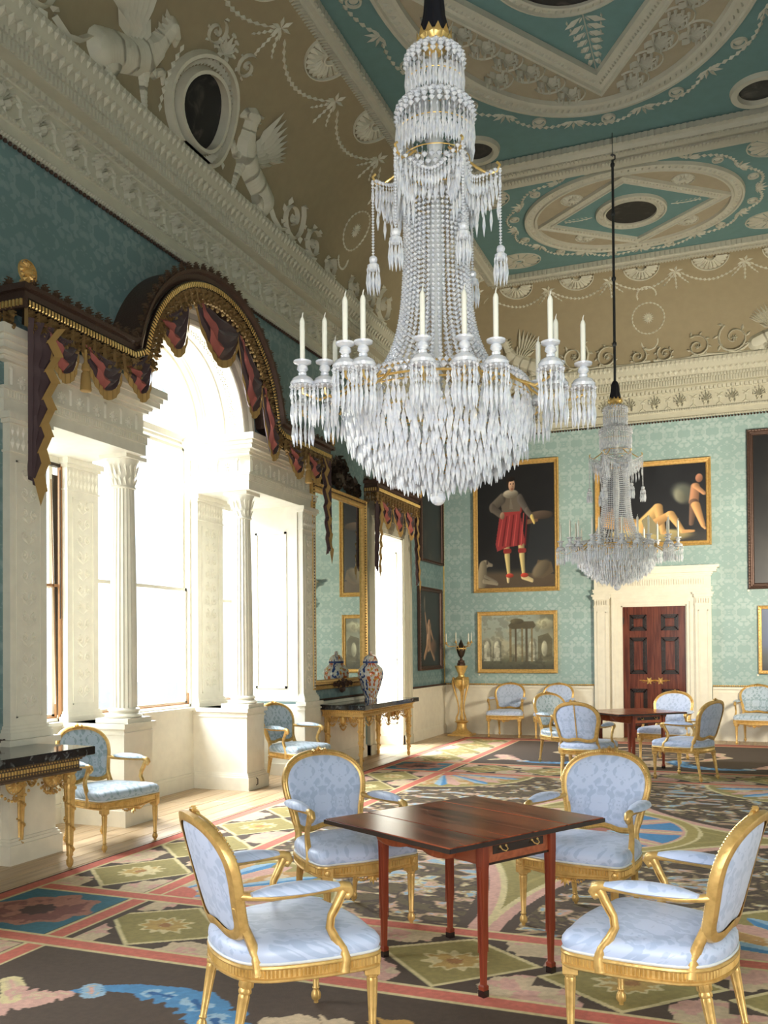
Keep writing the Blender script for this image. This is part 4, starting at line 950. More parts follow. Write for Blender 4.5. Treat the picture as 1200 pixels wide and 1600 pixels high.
def pt_man(u, v, a):
    p = Pic(u, v, (30, 30, 34)); n = fbm(u * 5, v * 8, 3); p.blend(.35 * n, (52, 50, 50)); p.blend(1 - sm(v, .10, .17), (92, 78, 62)); p.blend(.5 * (1 - sm(v, .0, .13)) * fbm(u * 9, v * 20, 5), (70, 55, 42))
    p.poly([(.62, .12), (.7, .56), (1, .56), (1, .1)], (44, 46, 50)); p.ell(.83, .58, .15, .035, (86, 72, 62)); p.poly([(.72, .08), (.78, .22), (.95, .20), (.98, .12), (.85, .07)], (98, 84, 66))
    p.ell(.82, .15, .12, .055, (110, 98, 80), .2, .4); p.cap(.66, .53, .78, .54, .02, .012, (120, 90, 70))
    for x0, x1, f in ((.38, .41, 0), (.57, .60, 1)):
        p.cap(x0, .36, x0 + .01, .27, .042, .034, (196, 176, 128)); p.cap(x0 + .01, .26, x1, .10, .035, .018, (206, 188, 130)); p.cap(x0 - .02, .30, x0 + .05, .30, .02, .018, (150, 52, 50))
        p.cap(x1 - .01, .09, x1 + (.11 if f else -.01), .055, .024, .016, (214, 196, 150)); p.ell(x1 + .01, .10, .05, .018, (190, 66, 50))
    p.poly([(.30, .61), (.56, .63), (.60, .44), (.63, .36), (.52, .34), (.40, .335), (.26, .30), (.24, .36)], (158, 58, 62))
    for k in range(8): x = .30 + k * .043; p.cap(x + .05, .60, x - .02 + k * .006, .35, .006, .011, (112, 36, 42) if k % 2 else (188, 82, 80), .6)
    p.cap(.30, .60, .56, .63, .022, .028, (170, 66, 66))
    p.poly([(.33, .62), (.30, .72), (.38, .76), (.52, .76), (.57, .70), (.56, .62)], (112, 102, 92)); p.cap(.33, .73, .20, .66, .045, .04, (104, 96, 88)); p.cap(.20, .66, .31, .60, .036, .03, (98, 90, 84)); p.ell(.33, .59, .03, .03, (160, 130, 108))
    p.cap(.56, .72, .65, .62, .042, .03, (96, 90, 86)); p.cap(.65, .62, .72, .56, .03, .022, (104, 96, 90)); p.cap(.71, .57, .74, .52, .02, .012, (220, 196, 120))
    p.ell(.44, .765, .10, .035, (150, 142, 128)); p.ell(.44, .775, .085, .022, (176, 168, 152)); p.ell(.44, .85, .052, .055, (44, 34, 30)); p.ell(.455, .835, .042, .05, (206, 168, 142)); p.ell(.44, .885, .055, .02, (36, 28, 26))
    for x in (.44, .475): p.ell(x, .845, .008, .006, (60, 40, 34))
    p.ell(.462, .826, .006, .014, (180, 130, 108)); p.ell(.458, .805, .018, .005, (150, 84, 72)); p.poly([(.44, .76), (.47, .64), (.42, .64)], (126, 118, 106))
    p.ell(.10, .20, .055, .035, (150, 140, 122)); p.cap(.13, .2, .19, .19, .02, .012, (140, 130, 114)); p.cap(.07, .18, .05, .07, .05, .075, (142, 132, 112)); p.cap(.08, .06, .26, .035, .018, .012, (150, 140, 120)); p.cap(.1, .10, .25, .05, .014, .010, (128, 120, 104)); p.ell(.125, .215, .012, .02, (70, 62, 54))
    return p
def pt_recline(u, v, a):
    p = Pic(u, v, (30, 31, 36)); p.blend(.4 * fbm(u * 6, v * 5, 8), (52, 54, 58)); p.blend((1 - sm(v, .05, .2)) * .8, (58, 56, 54))
    p.ell(.5, .09, .36, .085, (186, 170, 120), .2); p.ell(.30, .14, .2, .06, (200, 184, 136), .3)
    p.cap(.10, .30, .42, .22, .09, .075, (202, 160, 104)); p.ell(.09, .42, .06, .07, (196, 152, 108)); p.ell(.06, .47, .055, .05, (84, 56, 36))
    p.cap(.42, .22, .555, .46, .09, .045, (212, 172, 112)); p.cap(.555, .46, .60, .14, .045, .028, (206, 164, 108)); p.cap(.60, .13, .66, .11, .026, .014, (204, 160, 106))
    p.cap(.46, .2, .67, .36, .06, .04, (196, 152, 100)); p.cap(.67, .36, .78, .14, .042, .024, (210, 166, 108)); p.cap(.78, .13, .88, .13, .024, .015, (208, 158, 104))
    p.poly([(.40, .30), (.47, .37), (.56, .20), (.58, .1), (.44, .12)], (150, 142, 112))
    p.ell(.80, .62, .10, .13, (96, 100, 92), .4, .5); p.ell(.76, .58, .05, .09, (126, 126, 110), .4, .3)
    p.cap(.90, .70, .885, .50, .04, .045, (176, 128, 98)); p.ell(.935, .80, .033, .055, (166, 116, 92)); p.cap(.90, .70, .98, .60, .028, .02, (190, 142, 104)); p.cap(.885, .5, .86, .22, .04, .022, (112, 86, 72)); p.cap(.90, .46, .965, .20, .042, .022, (206, 156, 106)); p.cap(.965, .19, .985, .155, .018, .012, (206, 156, 106))
    return p
def pt_ruin(u, v, a):
    p = Pic(u, v, (150, 156, 140)); p.blend(sm(v, .3, 1), (158, 168, 158)); p.blend(.7 * sm(fbm(u * 4, v * 5, 2), .45, .7), (186, 178, 146)); p.blend(.7 * sm(u, .6, 1) * sm(v, .4, .8), (112, 108, 84))
    p.blend(1 - sm(v, .12, .30), (92, 92, 72)); p.blend((1 - sm(v, .0, .16)) * .8, (66, 66, 54))
    for x in (.08, .22, .70, .84):
        p.ell(x, .42, .062, .16, (128, 128, 112), .1); p.poly([(x - .06, .15), (x - .06, .42), (x + .06, .42), (x + .06, .15)], (128, 128, 112)); p.ell(x, .40, .04, .12, (188, 188, 168), .1); p.poly([(x - .04, .16), (x - .04, .40), (x + .04, .40), (x + .04, .16)], (188, 188, 168))
    p.poly([(.38, .80), (.44, .88), (.72, .88), (.76, .80), (.72, .74), (.40, .74)], (88, 80, 58)); p.ell(.50, .88, .09, .05, (96, 88, 66)); p.ell(.88, .82, .12, .10, (170, 168, 140), .3)
    for i, x in enumerate((.41, .48, .57, .63, .70)): p.poly([(x - .014, .14), (x - .014, .76), (x + .014, .76), (x + .014, .14)], (84, 74, 52) if i % 2 else (126, 112, 80))
    p.poly([(.78, .16), (.78, .60), (.92, .66), (.98, .55), (.98, .16)], (104, 100, 78)); p.ell(.87, .38, .04, .14, (176, 174, 150), .1)
    p.blend(.45 * sm(fbm(u * 22, v * 16, 6), .5, .65) * (1 - sm(v, .2, .4)), (54, 52, 42)); p.blend(.25 * sm(fbm(u * 18, v * 14, 9), .5, .6), (70, 68, 50))
    return p
def pt_nude(u, v, a):
    p = Pic(u, v, (26, 27, 30)); p.blend(.5 * fbm(u * 5, v * 6, 12), (54, 50, 46)); p.cap(.45, .50, .42, .30, .10, .11, (168, 134, 108)); p.ell(.45, .58, .05, .045, (160, 122, 98)); p.cap(.40, .30, .22, .12, .06, .035, (160, 126, 98)); p.cap(.48, .30, .70, .10, .06, .035, (146, 112, 88)); p.cap(.36, .46, .26, .70, .035, .022, (140, 106, 84)); p.cap(.55, .46, .66, .34, .03, .02, (150, 116, 92)); p.ell(.68, .26, .14, .10, (96, 74, 60), .4)
    p.ell(.24, .82, .04, .10, (96, 84, 74), .4); return p
def pt_dark(u, v, a):
    p = Pic(u, v, (24, 24, 27)); p.blend(.5 * sm(fbm(u * 4, v * 4, 21), .4, .7), (54, 50, 46)); p.blend(.6 * sm(fbm(u * 7, v * 5, 4), .55, .75) * (1 - sm(v, .3, .6)), (82, 72, 60)); return p
def pt_land(u, v, a):
    p = Pic(u, v, (66, 84, 120)); p.blend(sm(fbm(u * 4, v * 5, 31), .45, .7) * .8, (120, 124, 136)); p.blend(1 - sm(v, .2, .45), (58, 66, 66)); p.blend((1 - sm(v, .0, .2)), (36, 36, 34)); return p
def hangB(o, x, z): o.location = (x, -.012, z)
def hangL(o, y, z): o.location = (.012, y, z); o.rotation_euler = (0, 0, PI / 2)
hangB(picture('tall gilt-framed portrait of a standing man in a ruff and red breeches with a dog', 1.60, 2.42, .085, pt_man, .0085), 1.405, 2.625)
hangB(picture('gilt-framed landscape of pale classical ruins, under the portrait of the man in red', 1.49, 1.14, .075, pt_ruin, .0085), 1.415, 1.13)
hangB(picture('gilt-framed painting of a reclining figure and a winged child above the doorcase', 1.95, 1.50, .085, pt_recline, .0085), 3.825, 3.33)
hangB(picture('large dark canvas in gilt frame at the right edge, upper of two', 1.70, 2.68, .10, pt_dark, .03, 'golddark'), 6.22, 2.55)
hangB(picture('small gilt-framed blue landscape at the right edge, lower of two', 1.50, 1.14, .06, pt_land, .03), 6.26, 1.13)
hangL(picture('gilt-framed dark painting of a seated pale figure beside the corner', 1.28, 1.48, .075, pt_nude, .012, 'golddark'), -.90, 1.21)
hangL(picture('dark painting high beside the corner, above the seated pale figure', 1.26, 1.9, .06, pt_dark, .02, 'golddark'), -.78, 3.14)
tg = []
for x, z in ((5.37, 2.53), (5.50, 1.11), (.69, 1.10)):
    o = MB().lathe([(.018, 0), (.018, .006)], 10).build('picture_number_disc', 'ivory'); o.location = (x, -.012, z); o.rotation_euler = (PI / 2, 0, 0); tg.append(o)
for o, l in zip(tg, ('tiny white disc at the lower left corner of the large dark canvas', 'tiny white disc at the lower left corner of the blue landscape', 'tiny white disc under the left corner of the ruins landscape')): o['label'] = l; o['category'] = 'label disc'

# ---- pier glass
def pier_glass(label, y):
    r = thing('pier_glass', label, 'mirror', (.012, y, 1.06)); w, h, fw = 1.86, 2.74, .13
    R = [[(d, -w / 2 + e, e), (d, w / 2 - e, e), (d, w / 2 - e, h - e), (d, -w / 2 + e, h - e)] for e, d in ((0, 0), (0, .05), (.015, .07), (.04, .05), (.05, .045), (.09, .045), (.10, .06), (.12, .055), (.13, .02))]
    MB().rings(R, True, False).build('frame', 'gold', r)
    MB().box(.0, -w / 2 + fw - .01, fw - .01, .02, w / 2 - fw + .01, h - fw + .01).build('mirror_glass', 'mirror', r)
    bd = MB()
    for i in range(int(h / .04)): bd.bead(.062, -w / 2 + .06, (i + .5) * .04, .012, 4).bead(.062, w / 2 - .06, (i + .5) * .04, .012, 4)
    for i in range(int(w / .04)): bd.bead(.062, -w / 2 + (i + .5) * .04, .06, .012, 4).bead(.062, -w / 2 + (i + .5) * .04, h - .06, .012, 4)
    bd.build('carved_edge', 'golddark', r, None, 'stuff')
    c = MB().palmette(0, h + .30, PI / 2, .24, .08).dome(0, h + .20, .16, .20, .07, 14).volute(-.30, h + .13, .14, PI / 2, 1, .06, 7).volute(.30, h + .13, .14, PI / 2, -1, .06, 7).volute(-.60, h + .08, .10, PI / 2, 1, .05, 6).volute(.60, h + .08, .10, PI / 2, -1, .05, 6)
    c.swag(-.75, h + .2, -.1, h + .42, .1, .06, .05, 9).swag(.1, h + .42, .75, h + .2, .1, .06, .05, 9)
    for q in (-1, 1):
        for k in range(8): c.leaf(q * (.2 + .08 * k), h + .04, PI / 2 + q * .5, .16, .06, .05)
        c.dome(q * .2, h + .36, .05, .07, .06, 8)
    rn = random.Random(5)
    for k in range(16):
        u_ = rn.uniform(-.72, .72); v_ = h + .06 + rn.uniform(0, .42) * (1 - abs(u_) / 1.1); c.volute(u_, v_, rn.uniform(.05, .09), rn.uniform(0, 6), rn.choice((-1, 1)), .07, 5)
        for j in range(3): c.leaf(u_, v_, rn.uniform(0, 6.2), .17, .07, .06)
    c.map(lambda u, v, q: (.02 + q, u, v)).build('carved_crest', 'bronze', r)
    b = MB().palmette(0, .04, PI / 2, .12, .04).volute(-.14, .05, .06, 0, 1, .03, 5).volute(.14, .05, .06, PI, -1, .03, 5).volute(-.27, .05, .04, 0, 1, .03, 5).volute(.27, .05, .04, PI, -1, .03, 5).dome(0, -.02, .09, .05, .04, 8)
    b.map(lambda u, v, q: (.055 + q, u, v)).build('carved_cartouche', 'golddark', r)
    return r
pier_glass('tall gilt pier glass with dark carved crest above the far marble-topped table', -4.90)

# ------------------------------------------------------------------ carpet
def rug_paint(x, y):
    X = np.abs(x - 3.84); Y = np.abs(y + 8.4); a = 3.19 - X; b = 7.62 - Y
    BR, CO, OL, CR, PK, BE = (84, 68, 54), (214, 118, 98), (158, 142, 84), (220, 202, 150), (216, 168, 150), (212, 188, 152)
    BL, TE, LB, DB = (84, 142, 186), (62, 116, 132), (158, 188, 206), (46, 98, 150)
    wx = x + .02 * (vnoise(x * 9, y * 9, 1) - .5); wy = y + .02 * (vnoise(x * 9, y * 9, 2) - .5)
    p = Pic(wx, wy, BR); c = p.blend; g = lambda m: m.astype(float)
    n1 = fbm(x * 7, y * 7, 5); n2 = fbm(x * 11, y * 11, 9)
    n3 = fbm(x * 10 + 2.5 * vnoise(x * 4, y * 4, 8), y * 13, 17)
    flor = lambda m, k=.50: (p.blend(g(m) * sm(n3, k, k + .06) * .85, (190, 164, 118)), p.blend(g(m) * sm(n3, k + .05, k + .10) * sm(n2, .5, .56), (208, 166, 140)), p.blend(g(m) * sm(n3, k + .09, k + .13) * sm(.5 - n2, 0, .06), (222, 206, 160)), p.blend(g(m) * sm(n3, k + .16, k + .19), (150, 172, 184)), p.blend(g(m) * sm(.40 - n3, 0, .05) * .5, (124, 110, 66)))
    def loz(m, du, dv, hu, hv):
        q = np.abs(du) / hu + np.abs(dv) / hv; e = 2 * ((np.abs(du) > 0) * 0)
        r = np.hypot(du / (hu * .52), dv / (hv * .52)); ang = np.arctan2(dv, du)
        corner = (q > 1.12) & (np.hypot(np.abs(du) - hu * .95, np.abs(dv) - hv * .95) < .15 + .08 * n1 + .012 * np.sin(ang * 22))
        c(g(m & corner), BE); c(g(m & corner & (n2 > .52)), PK)
        c(g(m & (q < 1.10)), CR); c(g(m & (q < 1.0)), OL); rr = r * (1 + .16 * np.sin(ang * 11) + .3 * (n1 - .5))
        c(g(m & (rr < .72)), CR); c(g(m & (rr < .60) & (n2 > .45)), (196, 160, 92)); c(g(m & (rr < .2)), (170, 120, 70))
    # long border strips
    ms = (a > .14) & (a < .90); k = np.mod(Y - .81 + .435, .87) - .435; loz(ms, a - .525, k + .18 * (a - .525), .36, .40)
    ms = (Y > 3.18) & (Y < 3.95) & (a > 1.1); k = np.mod(X + .435, .87) - .435; loz(ms, k, (Y - 3.565) + .15 * k, .40, .345)
    # corner squares
    ms = (a > .14) & (a < .90) & (Y > 3.18) & (Y < 3.95); c(g(ms), TE); r = np.hypot(a - .525, Y - 3.565); an = np.arctan2(Y - 3.565, a - .525); rr = r * (1 + .1 * np.sin(an * 9) + .5 * (n1 - .5)); c(g(ms & (rr < .31)), (178, 122, 104)); c(g(ms & (rr < .26) & (n2 > .5)), (138, 88, 78)); c(g(ms & (rr < .1)), (84, 60, 56))
    # centre field
    mc = (X < 2.14) & (Y < 3.03); q = ((2.14 - X) / 2.12) ** 2 + ((3.03 - Y) / 2.98) ** 2; q = np.sqrt(q)
    flor(mc & (q < .93) & (q > .45)); 
    c(g(mc & (q > .965)), OL); c(g(mc & (q > .965) & (q < 1.0)), PK); c(g(mc & (q > 1.0) & (q < 1.02)), CR); c(g(mc & (q > 1.06) & (q < 1.075)), (178, 158, 96)); c(g(mc & (q > 1.1) & (n2 > .55)), (168, 150, 92))
    r = np.hypot(X, y + 8.3); an = np.arctan2(y + 8.3, x - 3.84); c(g(mc & (r < 1.06)), CR); c(g(mc & (r < 1.03)), (176, 156, 92)); c(g(mc & (r < .94)), CR); c(g(mc & (r < .92)), PK)
    st = np.abs(np.mod(an * 10 / (2 * PI), 1) - .5) * 2; c(g(mc & (r < .90) & (st < r * .78)), BL); c(g(mc & (r < .90) & (st < r * .78) & (r < .55)), LB); c(g(mc & (r < .90) & (st > .92)), CR); c(g(mc & (r < .3)), (176, 112, 96)); c(g(mc & (r < .14)), CR)
    # quarter fans in the corners of the field
    fx, fy = 2.14 - X, 3.03 - Y; r = np.hypot(fx, fy); an = np.arctan2(fy, fx) / (PI / 2)
    mf = mc & (r < 1.16); c(g(mf), OL); c(g(mf & (r > 1.12)), CR); k = np.mod(an * 9, 1); idx = np.mod(np.floor(an * 9), 3)
    mf = mc & (r < 1.0 + .06 * np.cos(k * 2 * PI) * -1)
    c(g(mf), BE); c(g(mf & (idx == 0)), PK); c(g(mf & (idx == 1)), BL); c(g(mf & (idx == 1) & (k > .5)), LB); c(g(mf & (np.abs(k - .0) < .05)), CR); c(g(mf & (idx == 2) & (n2 > .5)), (196, 150, 92)); c(g(mc & (r < .22)), CO)
    # end panels
    me = (Y > 4.10) & (a > 1.1); flor(me & (Y > 4.9) & (X < .9) & (Y < 6.6), .60)
    for (u0, v0, ru, rv) in ((0, 5.85, 1.15, .85), (0, 5.85, .72, .5)):
        r = np.hypot((X - u0) / ru, (Y - v0) / rv); r = r * (1 + .05 * np.sin(np.arctan2(Y - v0, X - u0) * 14)); c(g(me & (r < 1.06) & (r > .92)), BE); c(g(me & (r < 1.0) & (r > .95)), PK)
    e = Pic(X, Y, (0, 0, 0)); 
    def stroke(pts, r0, r1, colr, jag=0):
        n = len(pts)
        for i in range(n - 1):
            (x0, y0), (x1, y1) = pts[i], pts[i + 1]; dx, dy = x1 - x0, y1 - y0; t = np.clip(((X - x0) * dx + (Y - y0) * dy) / (dx * dx + dy * dy), 0, 1)
            r = (r0 + (r1 - r0) * (i + t) / (n - 1)); d = np.hypot(X - x0 - t * dx, Y - y0 - t * dy); s_ = (i + t) * 4.0
            r = r * (1 + jag * np.sin(s_ * 5) + jag * 2 * (n2 - .5)); c(g(me & (d < r)), colr)
            if jag: c(g(me & (d < r * .55) & (n2 > .48)), LB if colr == BL else BE); c(g(me & (d < r * .18)), DB if colr == BL else PK)
    stroke([(1.58, 4.60), (1.45, 4.49), (1.3, 4.44), (1.07, 4.42), (.85, 4.50)], .018, .09, BL); stroke([(1.2, 4.46), (.95, 4.47), (.75, 4.62), (.58, 4.85), (.55, 5.1)], .07, .14, BL, .3)
    stroke([(1.50, 4.50), (1.45, 4.56)], .05, .05, LB, .2); stroke([(1.56, 4.62), (1.66, 4.72), (1.78, 4.88), (1.9, 5.1)], .05, .12, PK, .4); stroke([(1.75, 4.75), (1.86, 4.62), (1.93, 4.56)], .05, .05, CR, .1); stroke([(1.6, 4.64), (1.78, 4.66)], .03, .05, PK, .4)
    stroke([(.25, 4.5), (.38, 4.62), (.3, 4.8)], .09, .14, BE, .5); stroke([(.0, 4.42), (.1, 4.55)], .09, .06, (206, 160, 86), .4)
    ms = (a > .14) & (a < .90) & (Y > 4.1); k = np.mod(Y - 4.12, .87) - .435; loz(ms, a - .525, k + .18 * (a - .525), .36, .40)
    # framing bands with cream edges
    def bandm(d, w, col=CO):
        c(g(np.abs(d) < w + .022), CR); c(g(np.abs(d) < w), col)
    inx = X < 3.1
    for d, m in ((a - .98, b > .3), (Y - 3.10, inx), (Y - 4.02, inx), (a - .085, b > 0), (b - .3, inx)):
        mm = m; cc = p.c.copy(); bandm(d, .052); p.c = np.where(mm[..., None], p.c, cc)
    c(g((a < .035) | (b < .2)), (112, 62, 48)); c(g((a < .02)), (84, 60, 48)); c(g((b > .06) & (b < .14)), CO)
    p.c = p.c * (.94 + .12 * vnoise(x * 60, y * 60, 4))[..., None]
    return p.c
rug = thing('carpet', 'large patterned wool carpet with coral bands, olive lozenges and star medallion on brown ground', 'carpet', (3.84, -8.4, 0))
def rugpart(y0, y1, d, lab=None, x0=.66, x1=7.02):
    xs = np.arange(x0, x1 + d * .5, d); xs[-1] = x1; ys = np.linspace(y0, y1, int((y1 - y0) / d) + 2); X, Y = np.meshgrid(xs, ys)
    me = grid_mesh('woven_field', xs, ys, rug_paint(X, Y), 'rug', lambda X, Y: np.stack([X - 3.84, Y + 8.4, np.full_like(X, .011)], -1)); put_obj(me, 'woven_field', rug)
rugpart(-13.4, -10.4, .0085); rugpart(-10.4, -6.2, .013); rugpart(-6.2, -.80, .02); rugpart(-16.0, -13.4, .05)
MB().box(-3.185, -7.605, 0, 3.185, 7.605, .0095).build('edge_binding', 'mahogapron', rug)

# ------------------------------------------------------------------ armchairs
def catmull(P, k=4, closed=True):
    n = len(P); o = []
    for i in range(n):
        p0, p1, p2, p3 = P[i - 1], P[i], P[(i + 1) % n], P[(i + 2) % n]
        for j in range(k):
            t = j / k; o.append(tuple(.5 * ((2 * b) + (-a + c) * t + (2 * a - 5 * b + 4 * c - d) * t * t + (-a + 3 * b - 3 * c + d) * t ** 3) for a, b, c, d in zip(p0, p1, p2, p3)))
    return o
def mirror(h): return h + [(a, -b) for a, b in reversed(h[1:-1])]
SEAT = catmull(mirror([(.312, 0), (.306, .12), (.292, .22), (.285, .29), (.245, .318), (.16, .322), (.03, .312), (-.10, .288), (-.19, .255), (-.255, .19), (-.285, .09), (-.292, 0)]), 3)
BACK = catmull([(b, a) for a, b in mirror([(.930, 0), (.925, .08), (.905, .155), (.865, .215), (.805, .250), (.735, .252), (.665, .236), (.60, .220), (.545, .208), (.515, .175), (.508, .11), (.520, .05), (.526, 0)])], 3)
def normals(P):
    n = len(P); o = []
    cx = sum(p[0] for p in P) / n; cy = sum(p[1] for p in P) / n
    for i in range(n):
        dx, dy = P[(i + 1) % n][0] - P[i - 1][0], P[(i + 1) % n][1] - P[i - 1][1]; l = math.hypot(dx, dy); a, b = dy / l, -dx / l
        if a * (P[i][0] - cx) + b * (P[i][1] - cy) < 0 and math.hypot(P[i][0] - cx, P[i][1] - cy) > .05: a, b = -a, -b
        o.append((a, b))
    return o
def bx_(y, z): return -.222 - (z - .45) * .27 - .035 * (1 - (y / .26) ** 2)
def make_chair(fabric='silk'):
    r = thing('armchair', 'x', 'armchair', group='gilt armchairs in pale blue silk damask')
    SN = normals(SEAT); R = []
    sec = [(-.045, .338), (.0, .335), (.006, .340), (.006, .347), (-.002, .351), (-.002, .381), (.006, .384), (.009, .390), (.006, .397), (-.01, .402), (-.045, .402)]
    for (x, y), (a, b) in zip(SEAT, SN): R.append([(x + a * o, y + b * o, z - .018 * max(0, 1 - abs(y) / .3) * (1 if z < .37 and x > .2 else 0)) for o, z in sec])
    R.append(R[0]); fr = MB().rings(R, False, False).build('seat_frame', 'gold', r, 35)
    fl = MB(); tot = 0; last = SEAT[-1]
    for i in range(len(SEAT)):
        (x0, y0), (x1, y1) = SEAT[i - 1], SEAT[i]; d = math.hypot(x1 - x0, y1 - y0); m_ = max(1, int(round(d / .017)))
        for k in range(m_):
            t = (k + .5) / m_; x, y = x0 + (x1 - x0) * t, y0 + (y1 - y0) * t; a, b = SN[i]; w = .0045
            fl.add([(x - b * w, y + a * w, .353), (x + b * w, y - a * w, .353), (x + b * w, y - a * w, .381), (x - b * w, y + a * w, .381), (x + a * .007, y + b * .007, .357), (x + a * .007, y + b * .007, .383)],
                   [(0, 1, 4), (1, 2, 5, 4), (2, 3, 5), (3, 0, 4, 5)])
    fl.build('fluting', 'goldbright', fr, None, 'stuff')
    R = []
    for s_, z in ((.97, .396), (.995, .410), (1.012, .428), (1.005, .448), (.965, .466), (.88, .478), (.7, .487), (.45, .493), (.2, .496), (.03, .497)): R.append([(x * s_ - .0, y * s_, z - .014 * math.cos(y * 9) * 0) for x, y in SEAT])
    st = MB().rings(R, True, True).build('seat_cushion', fabric, r, 60)
    MB().tube([(x * 1.0, y * 1.0, .405) for x, y in SEAT], .006, 5, False, True).build('braid', 'braid', st, 60)
    lp = [(.030, .338), (.030, .315), (.022, .308), (.026, .300), (.026, .292), (.020, .286), (.023, .278), (.0225, .27), (.0135, .075), (.018, .068), (.012, .060), (.021, .045), (.023, .032), (.020, .018), (.010, .010), (.011, .0)]
    leg = MB().lathe(lp, 20, (0, 0, 0), 1, .16).mesh('leg', 'gold', 50)
    blk = MB().bbox(-.030, -.030, .30, .030, .030, .40, .004)
    for k in range(8): pass
    blk.lathe([(.018, 0), (.014, .006), (.004, .008)], 8); n0 = len(blk.v) - 24
    blk.v[n0:] = [(.030 + z, y_, .36 + x) for x, y_, z in blk.v[n0:]]; blk_me = blk.mesh('corner_block', 'gold')
    for x, y, tl in ((.262, .272, 0), (.262, -.272, 0), (-.235, .195, -.20), (-.235, -.195, -.20)):
        o = put_obj(leg, 'leg', r, (x, y, .0), (0, 0, 0))
        if tl: o.rotation_euler = (0, .19, 0); o.location = (x - .062, y, .006)
        else: put_obj(blk_me, 'corner_block', r, (x - .002, y, 0), (0, 0, .35 if y > 0 else -.35))
    # back
    BN = normals(BACK); R = []
    sec = [(-.014, -.012), (-.010, .014), (.004, .020), (.010, .015), (.018, .020), (.027, .012), (.030, -.006), (.024, -.020), (.0, -.024), (-.012, -.02)]
    for (y, z), (a, b) in zip(BACK, BN):
        R.append([(bx_(y + a * o, z + b * o) + d, y + a * o, z + b * o) for o, d in sec])
    R.append(R[0]); bf = MB().rings(R, False, False).build('back_frame', 'gold', r, 40)
    bd = MB()
    for i in range(len(BACK)):
        for t in (0, .5):
            (y0, z0), (y1, z1) = BACK[i - 1], BACK[i]; y, z = y0 + (y1 - y0) * t, z0 + (z1 - z0) * t; a, b = BN[i]
            bd.bead(bx_(y, z) + .020, y + a * .018, z + b * .018, .0072, 4)
    cr = MB().palmette(0, .952, PI / 2, .035, .02).volute(-.035, .948, .02, 0, 1, .014, 3).volute(.035, .948, .02, PI, -1, .014, 3).map(lambda u, v, w: (bx_(u, v) + .012 + w, u, v))
    bd.v += []; o_ = len(bd.v); bd.v += cr.v; bd.f += [tuple(i + o_ for i in f) for f in cr.f]; bd.build('carving', 'goldbright', bf, None, 'stuff')
    cz = .725
    for nm, sg, dep in (('back_cushion', 1, .030), ('back_lining', -1, .012)):
        R = []
        for s_, h in ((1.0, -.002), (.97, .35), (.9, .65), (.75, .88), (.5, .97), (.25, 1.0), (.02, 1.0)): R.append([(bx_(y * s_, cz + (z - cz) * s_) + sg * (.006 + dep * h), y * s_, cz + (z - cz) * s_) for y, z in BACK])
        MB().rings(R, True, True).build(nm, fabric, r, 60)
    for s_ in (-1, 1):
        MB().tube([(bx_(.222, .62) - .004, s_ * .226, .63), (bx_(.21, .55) + .002, s_ * .216, .56), (-.226, s_ * .214, .49), (-.205, s_ * .226, .43), (-.20, s_ * .236, .36)], [.024, .023, .022, .025, .028], 8, True, False, .8).build('back_stile', 'gold', r, 50)
        ar = MB().tube([(bx_(.25, .69) - .0, s_ * .247, .675), (-.25, s_ * .262, .668), (-.17, s_ * .288, .660), (-.05, s_ * .302, .662), (.06, s_ * .305, .668), (.11, s_ * .305, .672), (.140, s_ * .305, .664), (.150, s_ * .305, .645), (.138, s_ * .305, .628), (.118, s_ * .305, .636)], [.017, .016, .013, .013, .015, .020, .022, .020, .016, .010], 8)
        o = ar.build('arm', 'gold', r, 60)
        sp = MB().tube([(.120, s_ * .305, .655), (.095, s_ * .303, .610), (.068, s_ * .300, .565), (.062, s_ * .298, .52), (.085, s_ * .302, .475), (.115, s_ * .308, .435), (.125, s_ * .312, .395), (.118, s_ * .312, .345)], [.019, .015, .013, .014, .017, .020, .024, .026], 8)
        for k in range(4): sp.tube([(.128 - .02 * 0, s_ * (.296 + .006 * k), .645), (.108, s_ * (.294 + .006 * k), .60), (.080, s_ * (.291 + .006 * k), .555), (.077, s_ * (.289 + .006 * k), .52), (.100, s_ * (.293 + .006 * k), .475), (.134, s_ * (.299 + .006 * k), .43)], .0035, 4)
        sp.build('arm_support', 'gold', r, 60)
        R = []
        for i in range(13):
            t = i / 12; x = -.245 + .345 * t; w = .050 * math.sin(PI * min(max(t, .03), .97)) ** .45; yc = s_ * (.282 + .024 * math.sin(t * PI / 2)); R.append([(x, yc + w * math.cos(2 * PI * k / 12), .676 + (.036 if math.sin(2 * PI * k / 12) > 0 else .010) * math.sin(2 * PI * k / 12) * (w / .050)) for k in range(12)])
        MB().rings(R).build('arm_pad', fabric, o, 60)
    ap = MB()
    for k in range(5): ap.leaf(0, .322, -PI / 2 + (k - 2) * .5, .06 - .008 * abs(k - 2), .02, .01)
    ap.volute(-.05, .318, .022, PI, -1, .01, 4).volute(.05, .318, .022, 0, 1, .01, 4).swag(-.12, .325, -.02, .315, .02, .018, .01, 6).swag(.02, .315, .12, .325, .02, .018, .01, 6)
    ap.map(lambda u, v, w: (.296 + w, u, v)).build('apron_carving', 'goldbright', r, None, 'stuff')
    return r
